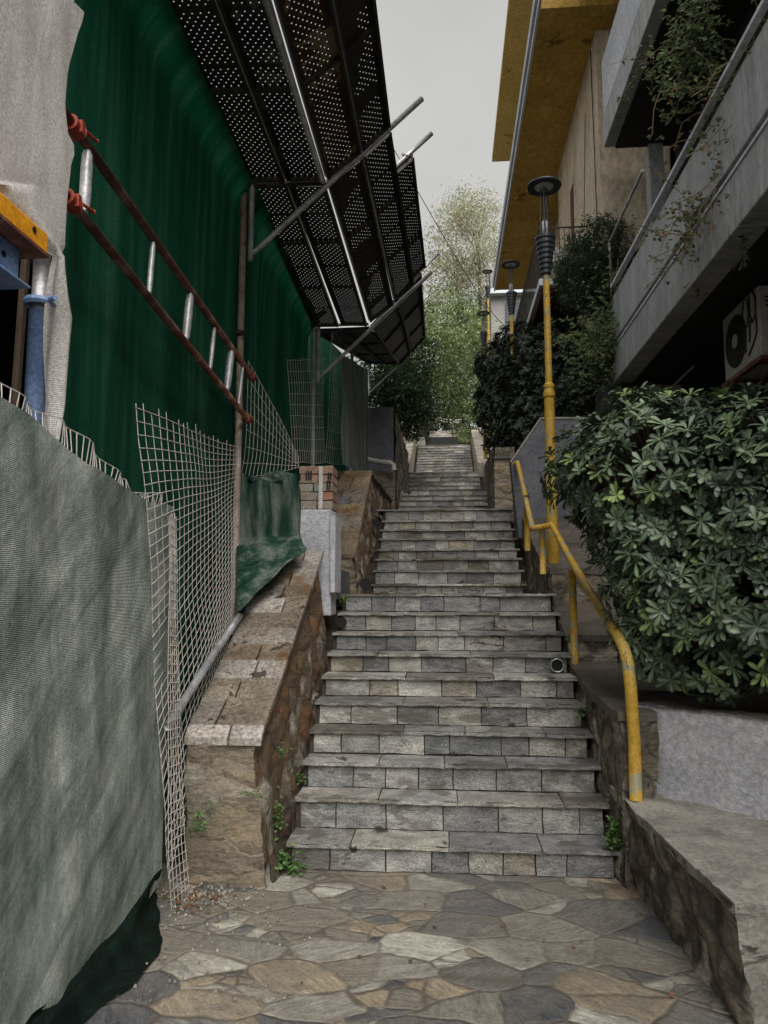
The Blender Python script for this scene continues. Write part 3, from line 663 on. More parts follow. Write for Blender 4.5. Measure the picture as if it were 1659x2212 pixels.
# pale net upper left
edge=[(-260,150),(-120,165),(0,160),(30,190),(60,176),(150,152),(230,144),(290,148),(322,166),(350,152),(430,141),(500,139),(560,141),(640,156),(690,169),(720,164),(820,151),(880,145),(935,132)]
def xr_at(y):
    for (y0,x0),(y1,x1) in zip(edge[:-1],edge[1:]):
        if y0<=y<=y1: return x0+(x1-x0)*(y-y0)/(y1-y0)
    return edge[-1][1]
rows=[]
XPN=-1.6
yy=-260
g=MB(); vs=[];nc=26;nr=0
while yy<=950:
    xr_=xr_at(yy)
    if yy<380: xl_=-420
    elif yy<540: xl_=-60+(yy-380)*1.05
    else: xl_=118-(yy-540)*.03
    for i in range(nc+1):
        u=i/nc; p=PX(xl_+(xr_-xl_)*u,yy,XPN)
        p.x+= .03*math.sin(p.z*4+u*6)*(1-u)+nf(p,1.3,2)*.08*(1-.5*u)
        if yy>540: p.x-= .05*math.sin(u*PI*3+p.z*1.5)*.4
        vs.append(p)
    nr+=1; yy+=22
g.add(vs,[(j*(nc+1)+i,j*(nc+1)+i+1,(j+1)*(nc+1)+i+1,(j+1)*(nc+1)+i) for j in range(nr-1) for i in range(nc)])
tag(g.build('shade_netting',m_pale,smooth=True),'pale grey fine mesh netting with scalloped edge tied to the blue prop, upper left','netting')
# ================================================================= WEATHERED TARP
g=MB()
topx=[(-500,560),(0,858),(60,893),(130,950),(190,1003),(250,1042),(330,1086),(362,1090)]
tops=[PX(x,y,-1.5) for x,y in topx]
def topz(Y):
    for a,b in zip(tops[:-1],tops[1:]):
        if a.y<=Y<=b.y: return a.z+(b.z-a.z)*(Y-a.y)/(b.y-a.y)
    return tops[0].z if Y<tops[0].y else tops[-1].z
ys_=[1.0+2.95*i/90 for i in range(91)]
vs=[];nr=70
for Y in ys_:
    tz=topz(Y)
    for j in range(nr+1):
        w=j/nr; z=tz*(1-w)+.01*w
        yo=Y
        x=-1.5
        diag=math.sin((z*5.2+Y*5.2)+nf((Y,z,0),1.1)*3)*.008*(.3+w)
        vert=math.sin(Y*11+nf((Y,z*.3,4),1.4)*3)*.006*(1-.4*w)+.02*abs(nf((Y*2.2+z*1.2,z*.6-Y*.3,4),1))
        x+=diag+vert+nf((Y*1.3,z*1.3,7),1)*.05+nf((Y*4,z*4,2),1)*.012
        ed=max(0,(Y-3.3)/.62)
        x=-1.5+(x+1.5)*(1-.94*min(1,ed))
        zb_=.11-.20*(3.88-Y) if Y>3.0 else -.015
        z=tz*(1-w)+max(.01,zb_)*w
        vs.append(V(x,yo,z))
g.add(vs,[(i*(nr+1)+j,(i+1)*(nr+1)+j,(i+1)*(nr+1)+j+1,i*(nr+1)+j+1) for i in range(90) for j in range(nr)])
t=thing('tarpaulin','large faded grey-green tarpaulin sheet hanging over the site fence, near left','tarpaulin')
g.build('sheet',m_tarp,t,smooth=True)
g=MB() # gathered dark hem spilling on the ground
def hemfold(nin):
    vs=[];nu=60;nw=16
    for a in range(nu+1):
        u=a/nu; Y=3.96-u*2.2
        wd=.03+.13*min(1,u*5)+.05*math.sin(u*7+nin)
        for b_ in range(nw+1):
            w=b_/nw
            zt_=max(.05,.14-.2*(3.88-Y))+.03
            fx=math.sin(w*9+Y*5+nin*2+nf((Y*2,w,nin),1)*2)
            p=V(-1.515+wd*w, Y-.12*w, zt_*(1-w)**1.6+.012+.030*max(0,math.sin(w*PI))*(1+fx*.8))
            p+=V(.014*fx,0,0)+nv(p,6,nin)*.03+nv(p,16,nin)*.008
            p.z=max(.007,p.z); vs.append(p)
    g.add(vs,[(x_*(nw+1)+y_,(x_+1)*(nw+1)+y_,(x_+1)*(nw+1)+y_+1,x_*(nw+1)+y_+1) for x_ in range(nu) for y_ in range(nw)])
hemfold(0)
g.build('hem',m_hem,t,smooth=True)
for (x,y0,y1) in ((634,1518,1640),(585,1630,1690),(695,1465,1500)):
    pass
# wire strip above the tarp
t=thing('wire_mesh','bent wire mesh strip poking up along the top edge of the faded tarpaulin','wire mesh')
g=MB(); up1=[];lo=[]
for i in range(60):
    Y=1.9+1.95*i/59; z=topz(Y); h=.09+.03*math.sin(i*.25)-(.06 if i>46 else 0)
    a=V(-1.53,Y,z-.04);b=V(-1.53+.02*math.sin(i*.8),Y+(.0 if i<40 else .015),z+h); up1.append(b); g.tube([a,b],.0026,4)
g.tube(up1,.0026,4); g.build('wires',m_wire,t)
# ================================================================= WIRE MESH PANELS
def meshpanel(quad,nu,nw,label,bul=.04,r=.0023,seed=0,ragged=0):
    a,b,c,d=quad # bottom-left,bottom-right,top-right,top-left
    g=MB(); 
    def pt(u,w):
        p=a.lerp(b,u).lerp(d.lerp(c,u),w); return p+nv(p,1.1,seed)*bul+nv(p,4,seed+3)*.006
    for i in range(nu+1):
        w0=random.uniform(-ragged,0); w1=1+random.uniform(0,.03)
        g.tube([pt(i/nu,w0+(w1-w0)*k/14) for k in range(15)],r,4,cap=False)
    for j in range(nw+1):
        g.tube([pt(-.01+1.02*k/12,j/nw)+V(r*1.5,0,0) for k in range(13)],r,4,cap=False)
    return tag(g.build('wire_mesh',m_wire),label,'wire mesh','welded wire mesh sheets of the site fence')
XF=-1.56
meshpanel((PX(368,1890,-1.46),PX(505,1340,XF),PX(508,962,XF-.05),PX(296,880,-1.52)),20,38,'large welded wire mesh sheet over the green netting below the lattice girder',seed=1)
meshpanel((V(-1.42,3.9,.0),V(-1.40,4.1,.0),PX(378,1130,-1.44),PX(366,1120,-1.44)),5,42,'narrow folded wire mesh strip standing along the tarpaulin right edge',seed=5,bul=.025)
meshpanel((P(518,1040,6.15),P(640,1010,6.55),P(642,985,6.7),P(542,782,6.2)),15,7,'fanned wire mesh sheet just right of the rusty scaffold post',seed=2,bul=.05)
meshpanel((P(636,1000,7.4),P(700,1000,8.9),P(700,775,8.9),P(620,782,7.4)),16,9,'wire mesh sheet left of the second scaffold post',seed=3,bul=.03)
meshpanel((P(702,1000,9.1),P(790,1010,12.5),P(790,790,12.5),P(716,715,9.2)),26,8,'far wire mesh sheet right of the second scaffold post',seed=4,bul=.03)
# ---- hanging green cloth
g=MB(); 
outl=[(1020,512,600),(1022,512,640),(1060,512,648),(1100,510,650),(1150,508,650),(1175,510,655),(1190,512,668),(1215,512,622),(1250,512,590),(1280,512,555),(1305,512,535),(1320,513,520)]
vs=[];nc=24;rowsY=[]
y=1014
while y<=1320:
    for (a,b) in zip(outl[:-1],outl[1:]):
        if a[0]<=y<=b[0] or (y<1020 and a is outl[0]):
            k=0 if y<1020 else (y-a[0])/(b[0]-a[0]); xl_=a[1]+(b[1]-a[1])*k; xr_=a[2]+(b[2]-a[2])*k; break
    for i in range(nc+1):
        u=i/nc; D=6.02+.28*u
        if y>1165: D=min(D,6.12-(y-1165)/155*.98-.04)
        p=P(xl_+(xr_-xl_)*u,y+ (18*math.sin(u*PI) if y<1040 else 0),D)
        p.y+= (.05*math.sin(u*13+p.z*2.5)*(.3+u)-.07*math.sin(u*PI)+nf(p,3,1)*.03)*(1 if y<1165 else .3)
        vs.append(p)
    y+=9
nr=len(vs)//(nc+1)
g.add(vs,[(j*(nc+1)+i,j*(nc+1)+i+1,(j+1)*(nc+1)+i+1,(j+1)*(nc+1)+i) for j in range(nr-1) for i in range(nc)])
tag(g.build('green_cloth',m_greencloth,smooth=True),'ragged dark green cloth draped over the stone wall beside the brick pier','cloth')
# ---- white pipe along wall
g=MB(); g.tube([PX(362,1570,-1.47),PX(420,1478,-1.47),PX(470,1400,-1.48),PX(518,1330,-1.49)],.024,12); tag(g.build('galvanised_pipe',m_galv,smooth=True),'long pale pipe lying along the outer edge of the low stone wall','pipe')
# ================================================================= SCAFFOLD
def clampm(g,p,r=.034,h=.05): g.lathe(p,[(r-.01,-h/2),(r,-h/2),(r,h/2),(r-.01,h/2)],10); g.box((p[0]-.02,p[1]-.06,p[2]-.015),(p[0]+.02,p[1]-.02,p[2]+.015)); g.tube([V(p[0]-.09,p[1]-.045,p[2]),V(p[0]+.05,p[1]-.045,p[2])],.007,6)
posts=[((506,1290),(527,395),6.0,'rusty near scaffold post between the two green netting bays'),((676,1000),(678,690),9.1,'second scaffold post behind the wire mesh'),((758,1010),(760,770),12.3,'third far scaffold post at the grey netting')]
for (lo_,hi_,D,lb) in posts:
    a=P(*lo_,D);b=P(*hi_,D); t=thing('scaffold_post',lb,'scaffold post','upright scaffold posts of the site fence')
    g=MB(); g.tube([V(a.x,a.y,a.z-.3),V(b.x-.0,b.y,a.z+.5*(b.z-a.z)),b+V(0,0,.05)],.03 if D<7 else .026,12); g.build('tube',m_galv if D>7 else M('rusty pale tube',[C(120,100,84),C(176,164,150)],scale=6,rough=.5,bump=.3,spots=[(C(104,64,40),5,.56)]),t,smooth=True)
    for zc_ in ((.98,.62) if D<7 else (.95,)):
        g=MB(); clampm(g,V(b.x,b.y,a.z+(b.z-a.z)*zc_)); g.build('clamp',m_steel,t)
# brackets
def bracket(D,tl,tr,bl,tip,label,r=.024,vert=True):
    t=thing('scaffold_bracket',label,'scaffold bracket','brackets holding the catch deck')
    tl=P(*tl,D);tr=P(*tr,D);bl=P(*bl,D);tip=P(*tip,D)
    g=MB(); g.tube([V(bl.x,bl.y,tl.z+.02),bl+V(0,0,-.04)],r,10); g.build('upright',m_galv,t,smooth=True)
    g=MB(); g.tube([tl,tr],r*.8,10); g.build('arm',m_steel,t,smooth=True)
    g=MB(); g.tube([bl,bl.lerp(tip,.06),tip],[r*.5,r,r],12); g.build('strut',m_galv,t,smooth=True)
    return t,tl,tr,bl,tip
b1_=bracket(6.0,(537,401),(702,396),(541,552),(912,213),'near scaffold bracket with long diagonal tube sticking out past the perforated deck')
b2_=bracket(9.1,(676,703),(796,700),(687,818),(932,588),'second scaffold bracket below the lower end of the deck')
b3_=bracket(15.2,(795,784),(862,786),(797,850),(880,772),'small far scaffold bracket beyond the dark end of the deck',r=.02)
g=MB(); a=P(850,363,7.2);b=P(933,288,7.2); g.tube([a,b],.024,10); 
q=a.lerp(b,.35); g.tube([q+V(-.05,-.03,0),q+V(.06,.02,.02)],.014,6); g.tube([q+V(0,-.04,-.03),q+V(0.01,.03,.05)],.016,6)
tag(g.build('scaffold_tube',m_galv,smooth=True),'short upper tube end with a rusty coupler poking out beside the outer deck panel','scaffold tube')
g=MB(); a=P(905,590,10.5);b=P(947,548,10.5); g.tube([a,b],.018,8); tag(g.build('scaffold_tube',m_galv,smooth=True),'thin tube end poking out above the far bracket tip','scaffold tube')
# decks: cross-section points (X,z) outer polyline
sec=[(tuple(P(537,398,6.0)),),]
def plank(p0,p1,across,mat,label,thk=.05,w=.3,em=None):
    """p0,p1 mid lines near/far; across = unit-ish vector of the width"""
    t=thing('deck_panel',label,'scaffold deck','perforated steel panels of the catch deck')
    d=(p1-p0); L=d.length; d.normalize(); ac=across.normalized(); n=d.cross(ac).normalized()
    if n.z<0: n=-n
    hw=w/2
    g=MB(); NS=12; vs=[];uv=[]
    for i in range(NS+1):
        for s_ in (-1,1): vs.append(p0+d*(L*i/NS)+ac*(hw*s_)); uv.append((hw*s_,L*i/NS+.0))
    g.add(vs,[(2*i,2*i+1,2*i+3,2*i+2) for i in range(NS)],uvs=uv); g.build('perforated_sheet',mat,t)
    g=MB()
    for s_ in (-1,1): 
        e0=p0+ac*(hw-.006)*s_-n*thk/2+n*.004; e1=p1+ac*(hw-.006)*s_-n*thk/2+n*.004
        g.beam(e0,e1,.010,thk,up=n)
        g.beam(e0-n*thk/2-ac*.008*s_,e1-n*thk/2-ac*.008*s_,.026,.005,up=n)
    for q in (p0+d*.02,p1-d*.02): g.beam(q-ac*hw-n*.028,q+ac*hw-n*.028,.012,.045,up=n)
    for q in (.33,.66): g.beam(p0.lerp(p1,q)-ac*hw*.95-n*.018,p0.lerp(p1,q)+ac*hw*.95-n*.018,.03,.028,up=n)
    g.build('edge_channels',em or m_steel,t)
    return t
def fan(near,far,mats,labels):
    """near/far: list of 5 section corner points from wall side to outer edge"""
    for i in range(4):
        n0=near[i].lerp(near[i+1],.5); f0=far[i].lerp(far[i+1],.5); ac=near[i+1]-near[i]
        plank(n0,f0,ac,mats[i],labels[i],w=ac.length*.97,em=(m_perf5 if mats[i]==m_perf5 else None))
A6=[P(535,395,6.0),P(618,392,6.0),P(700,392,6.0),P(776,335,6.0),P(838,278,6.0)]
dz=V(0,0,.045)
A6=[p+dz for p in A6]
near1=[V(p.x,2.6,p.z) for p in A6]
fan(near1,A6,[m_perf,m_perf2,m_perf3,m_perf4],['innermost near deck panel against the green netting, with yellow stain','second near deck panel with large grey patch','rust-brown near deck panel right of the bright long tube','outermost near deck panel against the sky'])
A9=[p+dz for p in [P(672,708,9.05),P(735,706,9.05),P(796,703,9.05),P(846,657,9.05),P(893,612,9.05)]]
n2=[V(p.x,6.08,q.z-.0) for p,q in zip(A6,A6)]
fan([V(p.x,6.06,p.z) for p in A6],A9,[m_perf,m_perf2,m_perf4,m_perf],['innermost middle deck panel between the two brackets','second middle deck panel between the two brackets','smooth grey middle deck panel with few holes','outer middle deck panel between the two brackets'])
# extra outer panel
a0=P(868,352,7.2);a1=P(900,585,9.6)
plank(a0,a1,P(888,330,7.2)-P(848,366,7.2),m_perf,'small separate outer panel with bright dots standing beyond the main deck',w=.26)
A15=[p+dz for p in [P(797,785,15.2),P(830,786,15.2),P(862,786,15.2),P(888,760,15.2),P(913,735,15.2)]]
F9=[p+V(0,.1,-.02) for p in A9]
F9[-1]=P(906,585,9.3); F9[3]=F9[2].lerp(F9[4],.5)
fan(F9,A15,[m_perf5]*4,['innermost far deck panel, nearly black','second far deck panel, nearly black','third far deck panel beside the bright gap','outermost far black deck panel against the trees'])
# long bright ledger tube lying under deck panels
g=MB(); a=P(700,395,6.05); g.tube([V(a.x-.02,2.6,a.z-.03),V(a.x,6.1,a.z-.02)],.026,12); tag(g.build('scaffold_tube',m_galv,smooth=True),'bright long tube running under the near deck panels towards the viewer','scaffold tube')
# ---- lattice girder
t=thing('lattice_girder','rusty ladder-like lattice girder with galvanised rungs in front of the green netting','girder')
XL=-1.64
ua=PX(158,272,XL);ub=PX(545,815,XL+.02);la=PX(150,432,XL);lb_=PX(535,905,XL+.02)
g=MB(); g.tube([ua+(ua-ub)*.05,ub],.024,12); g.build('chord_tube',m_rust,t,smooth=True)
g=MB(); g.tube([la+(la-lb_)*.05,lb_],.024,12); g.build('chord_tube',m_rust,t,smooth=True)
for k,u in enumerate((.045,.30,.50,.665,.80,.905)):
    p0=la.lerp(lb_,u); p1=ua.lerp(ub,u); w=.027 if k%2==0 else .016
    g=MB(); pts_=[p0.lerp(p1,s_) for s_ in (0,.12,.3,.7,.88,1)]; g.tube(pts_,[.006,w*.9,w,w,w*.9,.006],10); g.build('rung',m_galv,t,smooth=True)
for p in (ua,la):
    g=MB(); d=(ub-ua).normalized(); g.tube([p-d*.03,p+d*.05],.036,12); g.box((p.x+.015,p.y+.0,p.z-.03),(p.x+.042,p.y+.03,p.z+.03)); g.tube([p+V(.02,.06,.02),p+V(.03,.16,.03)],.008,8); g.build('clamp',m_redclamp,t,bevel=.004)
for p in (ub,lb_):
    g=MB(); d=(ub-ua).normalized(); g.tube([p-d*.04,p+d*.02],.036,10); g.build('clamp',m_redclamp,t)
# ---- blue prop, yellow beam, blue beam
t=thing('steel_prop','blue-grey steel prop with collar holding up the beams at the left edge','prop')
top=PX(92,535,-1.68); bt=PX(86,900,-1.68)
g=MB(); g.tube([V(bt.x,top.y,.9),V(bt.x,top.y,top.z-.28)],.040,16); g.build('outer_tube',m_blue,t,smooth=True)
g=MB(); g.tube([V(bt.x,top.y,top.z-.30),V(bt.x,top.y,top.z)],.033,16); g.build('inner_tube',m_galv,t,smooth=True)
g=MB(); q=V(bt.x,top.y,top.z-.24); g.lathe(q,[(.03,-.012),(.058,-.018),(.064,-.004),(.058,.012),(.03,.012)],24); g.tube([q+V(.05,-.02,0),q+V(.085,-.035,.004)],.012,8); g.build('collar',m_blue,t)
g=MB(); a=PX(-60,372,-1.55);b=PX(104,545,-1.55); u_=V(0,0,.0)
def cbeam(pts_top,pts_bot,x0,x1,mat,nm,lb,cat):
    g=MB(); (a,b),(c,d)=pts_top,pts_bot
    g.hexa([V(x0,c.y,c.z),V(x1,c.y,c.z),V(x1,d.y,d.z),V(x0,d.y,d.z),V(x0,a.y,a.z),V(x1,a.y,a.z),V(x1,b.y,b.z),V(x0,b.y,b.z)])
    return g,lb
X_=-1.53
tA=PX(-200,225,X_);tB=PX(105,508,X_);bA=PX(-200,360,X_);bB=PX(107,548,X_)
bB.y=tB.y; bA.y=tA.y; zt_=tB.z; zb_=bB.z
t=thing('steel_beam','yellow painted steel channel beam resting on the blue prop at the left edge','beam')
g=MB(); g.box((X_-.10,1.2,zb_-.02),(X_,tB.y,zt_)); g.build('web',m_orange,t,bevel=.006)
g=MB(); g.box((X_-.14,1.2,zb_-.035),(X_+.02,tB.y-.02,zb_-.022)); g.build('flange',m_rust,t)
g=MB(); q=PX(92,512,X_); g.tube([V(X_-.01,tB.y-.1,zb_+.04),V(X_+.004,tB.y-.1,zb_+.04)],.012,10); g.build('bolt_hole',m_blk,t)
t=thing('steel_beam','blue-grey steel channel beam just under the yellow beam at the left edge','beam')
g=MB(); g.box((X_-.12,1.2,zb_-.18),(X_-.05,tB.y-.1,zb_-.04)); g.box((X_-.12,1.2,zb_-.192),(X_-.0,tB.y-.1,zb_-.182)); g.build('web',m_blue,t,bevel=.004)
g=MB(); g.tube([V(X_-.06,tB.y-.2,zb_-.1),V(X_-.046,tB.y-.2,zb_-.1)],.012,10); g.build('bolt_hole',m_blk,t)
# ---- dark unfinished building behind the nets
t=thing('building_shell','dark unfinished building interior behind the site netting','building')
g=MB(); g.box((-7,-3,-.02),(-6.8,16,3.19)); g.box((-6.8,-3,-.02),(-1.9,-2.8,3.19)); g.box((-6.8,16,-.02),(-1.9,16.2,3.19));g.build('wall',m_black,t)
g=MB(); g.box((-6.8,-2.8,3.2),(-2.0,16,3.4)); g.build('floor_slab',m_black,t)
g=MB(); g.tube([V(-1.9,3.0,.1),V(-1.88,3.05,3.1)],.02,8); tag(g.build('timber_stick',m_bark),'thin dark stick standing in the black opening beside the blue prop','stick')
# ================================================================= RIGHT BUILDING (near, grey balconies)
XR=2.3
t=thing('balcony_building','grey concrete building with long dark-soffited balconies at upper right','building')
ye=10.35
g=MB(); g.box((3.35,-1.2,0),(3.6,10.6,11)); g.box((2.6,-1.4,0),(7,-1.2,4.4)); g.box((2.6,-1.4,4.95),(7,-1.2,7.9)); g.box((3.35,10.4,2),(7,10.6,11)); g.build('wall',m_black,t)  # includes unseen rear cross walls, added to keep light out below the balconies
zb0=4.47
g=MB(); g.box((XR,-1.4,zb0),(XR+.25,ye,zb0+.23)); g.box((XR+.012,-1.4,zb0+.235),(XR+.25,ye,zb0+.47)); g.build('balcony_edge',m_fascia,t,bevel=.012)
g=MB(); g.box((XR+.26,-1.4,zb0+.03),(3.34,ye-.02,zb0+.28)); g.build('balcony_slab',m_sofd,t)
g=MB(); g.box((XR+.03,-1.4,zb0+.60),(XR+.14,ye-.12,zb0+1.24)); g.build('parapet_panel',m_fascia,t,bevel=.01)
g=MB(); g.box((XR-.0,-1.4,zb0+.475),(XR+.05,ye,zb0+.50)); g.box((XR-.03,-1.4,zb0+1.30),(XR+.03,ye-.4,zb0+1.335)); g.build('metal_rail',m_fascia2,t)
g=MB(); g.box((XR+.08,-1.4,zb0+.50),(XR+.16,ye-.12,zb0+1.31)); g.build('gap_shade_strip',m_blk,t)  # black strip painting the shade in the gaps around the parapet panel
z2=7.95
g=MB(); g.box((XR,-1.4,z2+.02),(XR+.16,10.2,z2+.45)); g.build('upper_balcony_edge',m_fascia,t,bevel=.012)
g=MB(); g.box((XR-.0,-1.4,z2+.455),(XR+.14,10.15,z2+1.3)); g.build('upper_parapet',m_fascia2,t,bevel=.01)
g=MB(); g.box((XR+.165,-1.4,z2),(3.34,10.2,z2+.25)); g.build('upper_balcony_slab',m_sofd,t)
g=MB(); g.tube([V(2.21,ye-.1,1.5),V(2.21,ye-.1,4.44)],.135,24); g.build('column',m_rend2,t,smooth=True)
g=MB(); g.box((2.9,ye-.25,4.8),(3.1,ye-.05,7.94)); g.build('post',m_fascia,t,bevel=.01)
g=MB(); g.tube([V(2.36,ye-.06,5.8),V(2.36,ye-.06,6.6)],.02,8); g.tube([V(2.36,ye-.06,6.6),V(2.36,8.5,6.6)],.02,8); g.build('end_rail',m_galv,t)
g=MB(); g.tube([P(1420,868,8.0),P(1500,790,8.0)],.012,6); g.build('pipe_run',m_rend2,t)
# pale sill thing low under balcony
# ---- AC unit
t=thing('air_conditioner','old white air conditioner with black scrawl mounted under the balcony at far right','air conditioner')
XA=2.85; ya0,ya1=6.75,7.62; zA=PX(1640,800,XA).z+.12; zB=zA+.66
g=MB(); g.box((XA,ya0,zA),(XA+.32,ya1,zB)); g.build('casing',m_ac,t,bevel=.015)
g=MB(); cy=ya1-.33;cz=(zA+zB)/2-.01
ring=[];n=28
vs=[V(XA-.004,cy+.26*math.cos(2*PI*k/n),cz+.26*math.sin(2*PI*k/n)) for k in range(n)]; g.add(vs,[tuple(range(n))]); g.build('fan_grille',m_blk,t)
g=MB()
for r in (.09,.13,.17,.21,.25): g.tube([V(XA-.012,cy+r*math.cos(2*PI*k/n),cz+r*math.sin(2*PI*k/n)) for k in range(n+1)],.003,4)
g.build('grille_rings',m_steel,t)
g=MB(); vs=[V(XA-.016,cy+.07*math.cos(2*PI*k/n),cz+.07*math.sin(2*PI*k/n)) for k in range(n)]; g.add(vs,[tuple(range(n))]); g.build('fan_hub',m_ac,t)
g=MB()
def scr(pts_): g.tube([V(XA-.006,ya0+.03+ (1-a)*.32,zA+b*.66) for a,b in pts_],.008,6)
scr([(.15,.95),(.0,.8),(.05,.6),(.3,.55),(.45,.7),(.4,.92),(.2,.97)]); scr([(.55,.95),(.5,.7),(.65,.55),(.9,.6),(.95,.85),(.8,.98)]); scr([(.5,.6),(.45,.35),(.4,.3)]); scr([(.1,.5),(.12,.2)]); scr([(.95,.6),(.92,.35),(.7,.25),(.3,.12)])
g.build('painted_scrawl',m_blk,t)
g=MB(); g.box((XA+.06,ya0-.004,zB-.12),(XA+.26,ya0-.001,zB-.105)); g.box((XA+.06,ya0-.004,zB-.16),(XA+.26,ya0-.001,zB-.145)); g.box((XA+.06,ya0-.004,zB-.2),(XA+.26,ya0-.001,zB-.185)); g.build('side_vents',m_blk,t)
g=MB(); g.beam(V(XA,ya1+.05,zA-.03),V(XA+.0,ya0-.05,zA-.03),.05,.04); g.beam(V(XA,ya1-.1,zA-.03),V(3.35,ya1-.1,zA-.03),.04,.04); g.beam(V(XA,ya0+.1,zA-.03),V(3.35,ya0+.1,zA-.03),.04,.04); g.build('bracket',m_rust,t)
# ================================================================= BEIGE BUILDING with ochre soffit
t=thing('eaved_building','beige rendered building with wide ochre-painted overhanging eave','building')
zs_=10.2; y0,y1=10.7,20.4
g=MB()
g.box((2.35,10.7,1),(6,14.6,zs_-.002)); g.box((2.62,14.6,1),(6,20.4,zs_-.002)); g.build('wall',m_beige,t)
g=MB(); g.box((1.46,10.2,zs_),(6,20.4,zs_+.14)); g.build('eave_soffit',m_sofy,t)
g=MB(); g.box((1.42,9.6,zs_-.02),(1.455,20.45,zs_+.2)); g.box((1.38,9.6,zs_+.12),(1.416,20.5,zs_+.3)); g.build('gutter_edge',m_fascia2,t)
g=MB(); g.box((1.35,8,zs_+3.2),(2.0,19.3,zs_+3.35)); g.box((2.0,8,zs_+.2),(6,19.3,zs_+6)); g.build('upper_balcony',m_sofy2,t)
g=MB(); g.box((2.6,15.0,6.0),(2.615,15.9,9.4)); g.box((2.34,12.9,6.3),(2.348,13.2,9.0)); g.build('shutter',m_redwood,t)
g=MB(); g.box((2.335,13.6,5.9),(2.349,14.3,8.2)); g.build('door',M('green shutters',[C(30,40,38),C(44,56,52)],scale=5,bump=.2),t)
g=MB(); g.tube([V(2.32,11.6,6.2),V(2.32,11.9,7.6),V(2.32,11.5,9.4)],.006,5); g.tube([V(2.33,10.9,6),V(2.33,11.0,10.1)],.008,6); g.build('wall_cable',m_blk,t)
# balcony of beige building
cn=P(1165,617,11.7)
zbq=cn.z; xq=cn.x
g=MB(); g.box((xq,11.7,zbq),(2.34,17,zbq+.12)); g.build('balcony_floor',m_fascia2,t,bevel=.01)
g=MB(); g.box((xq+.06,11.8,zbq-.07),(2.34,16.9,zbq-.003)); g.build('balcony_underside',m_redwood,t)
g=MB()
zr=zbq+1.0
g.tube([V(2.34,11.75,zr),V(xq+.03,11.75,zr),V(xq+.03,16.95,zr)],.016,6)
for k in range(9): g.tube([V(xq+.03+k*.08,11.75,zbq+.1),V(xq+.03+k*.08,11.75,zr)],.006,4)
for k in range(48): g.tube([V(xq+.03,11.75+k*.11,zbq+.1),V(xq+.03,11.75+k*.11,zr)],.006,4)
g.build('balcony_railing',m_steel,t)
g=MB(); g.prism([V(2.34,11.9,zbq-.35),V(1.9,11.9,zbq-.08),V(2.34,11.9,zbq-.08)],(0,1,0),.2); g.build('balcony_corbel',m_white,t,bevel=.01)
# plastic chair on balcony
t=thing('plastic_chair','white plastic chair on the beige building balcony behind the railing','chair')
cx,cy=xq+.4,12.2;zf=zbq+.12
g=MB(); g.box((cx-.2,cy-.2,zf+.42),(cx+.2,cy+.2,zf+.45)); g.build('seat',m_white,t,bevel=.01)
g=MB(); g.box((cx-.2,cy+.19,zf+.45),(cx+.2,cy+.215,zf+.85)); g.build('backrest',m_white,t,bevel=.01)
for sx in (-.18,.18):
    for sy in (-.18,.18): g=MB(); g.box((cx+sx-.015,cy+sy-.015,zf),(cx+sx+.015,cy+sy+.015,zf+.42)); g.build('leg',m_white,t)
# far pale building
m_white2=M('aged plaster',[C(120,120,116),C(140,139,134)],scale=1,bump=.2)
t=thing('apartment_building','pale distant building half hidden behind the second lamp post','building')
a=P(1062,760,36); g=MB(); g.box((a.x,36,6),(a.x+8,46,18)); g.build('wall',m_white2,t)
g=MB(); b=P(1092,700,35.97); g.box((b.x,35.96,b.z-.6),(b.x+1.1,35.99,b.z+1.1)); g.box((b.x+1.5,35.96,b.z-.6),(b.x+2.4,35.99,b.z+1.1)); g.build('window',m_lampdark,t)
g=MB(); g.box((a.x-.3,35.6,P(1070,640,36).z),(a.x+8.2,36,P(1070,640,36).z+.25)); g.build('cornice',m_fascia2,t)
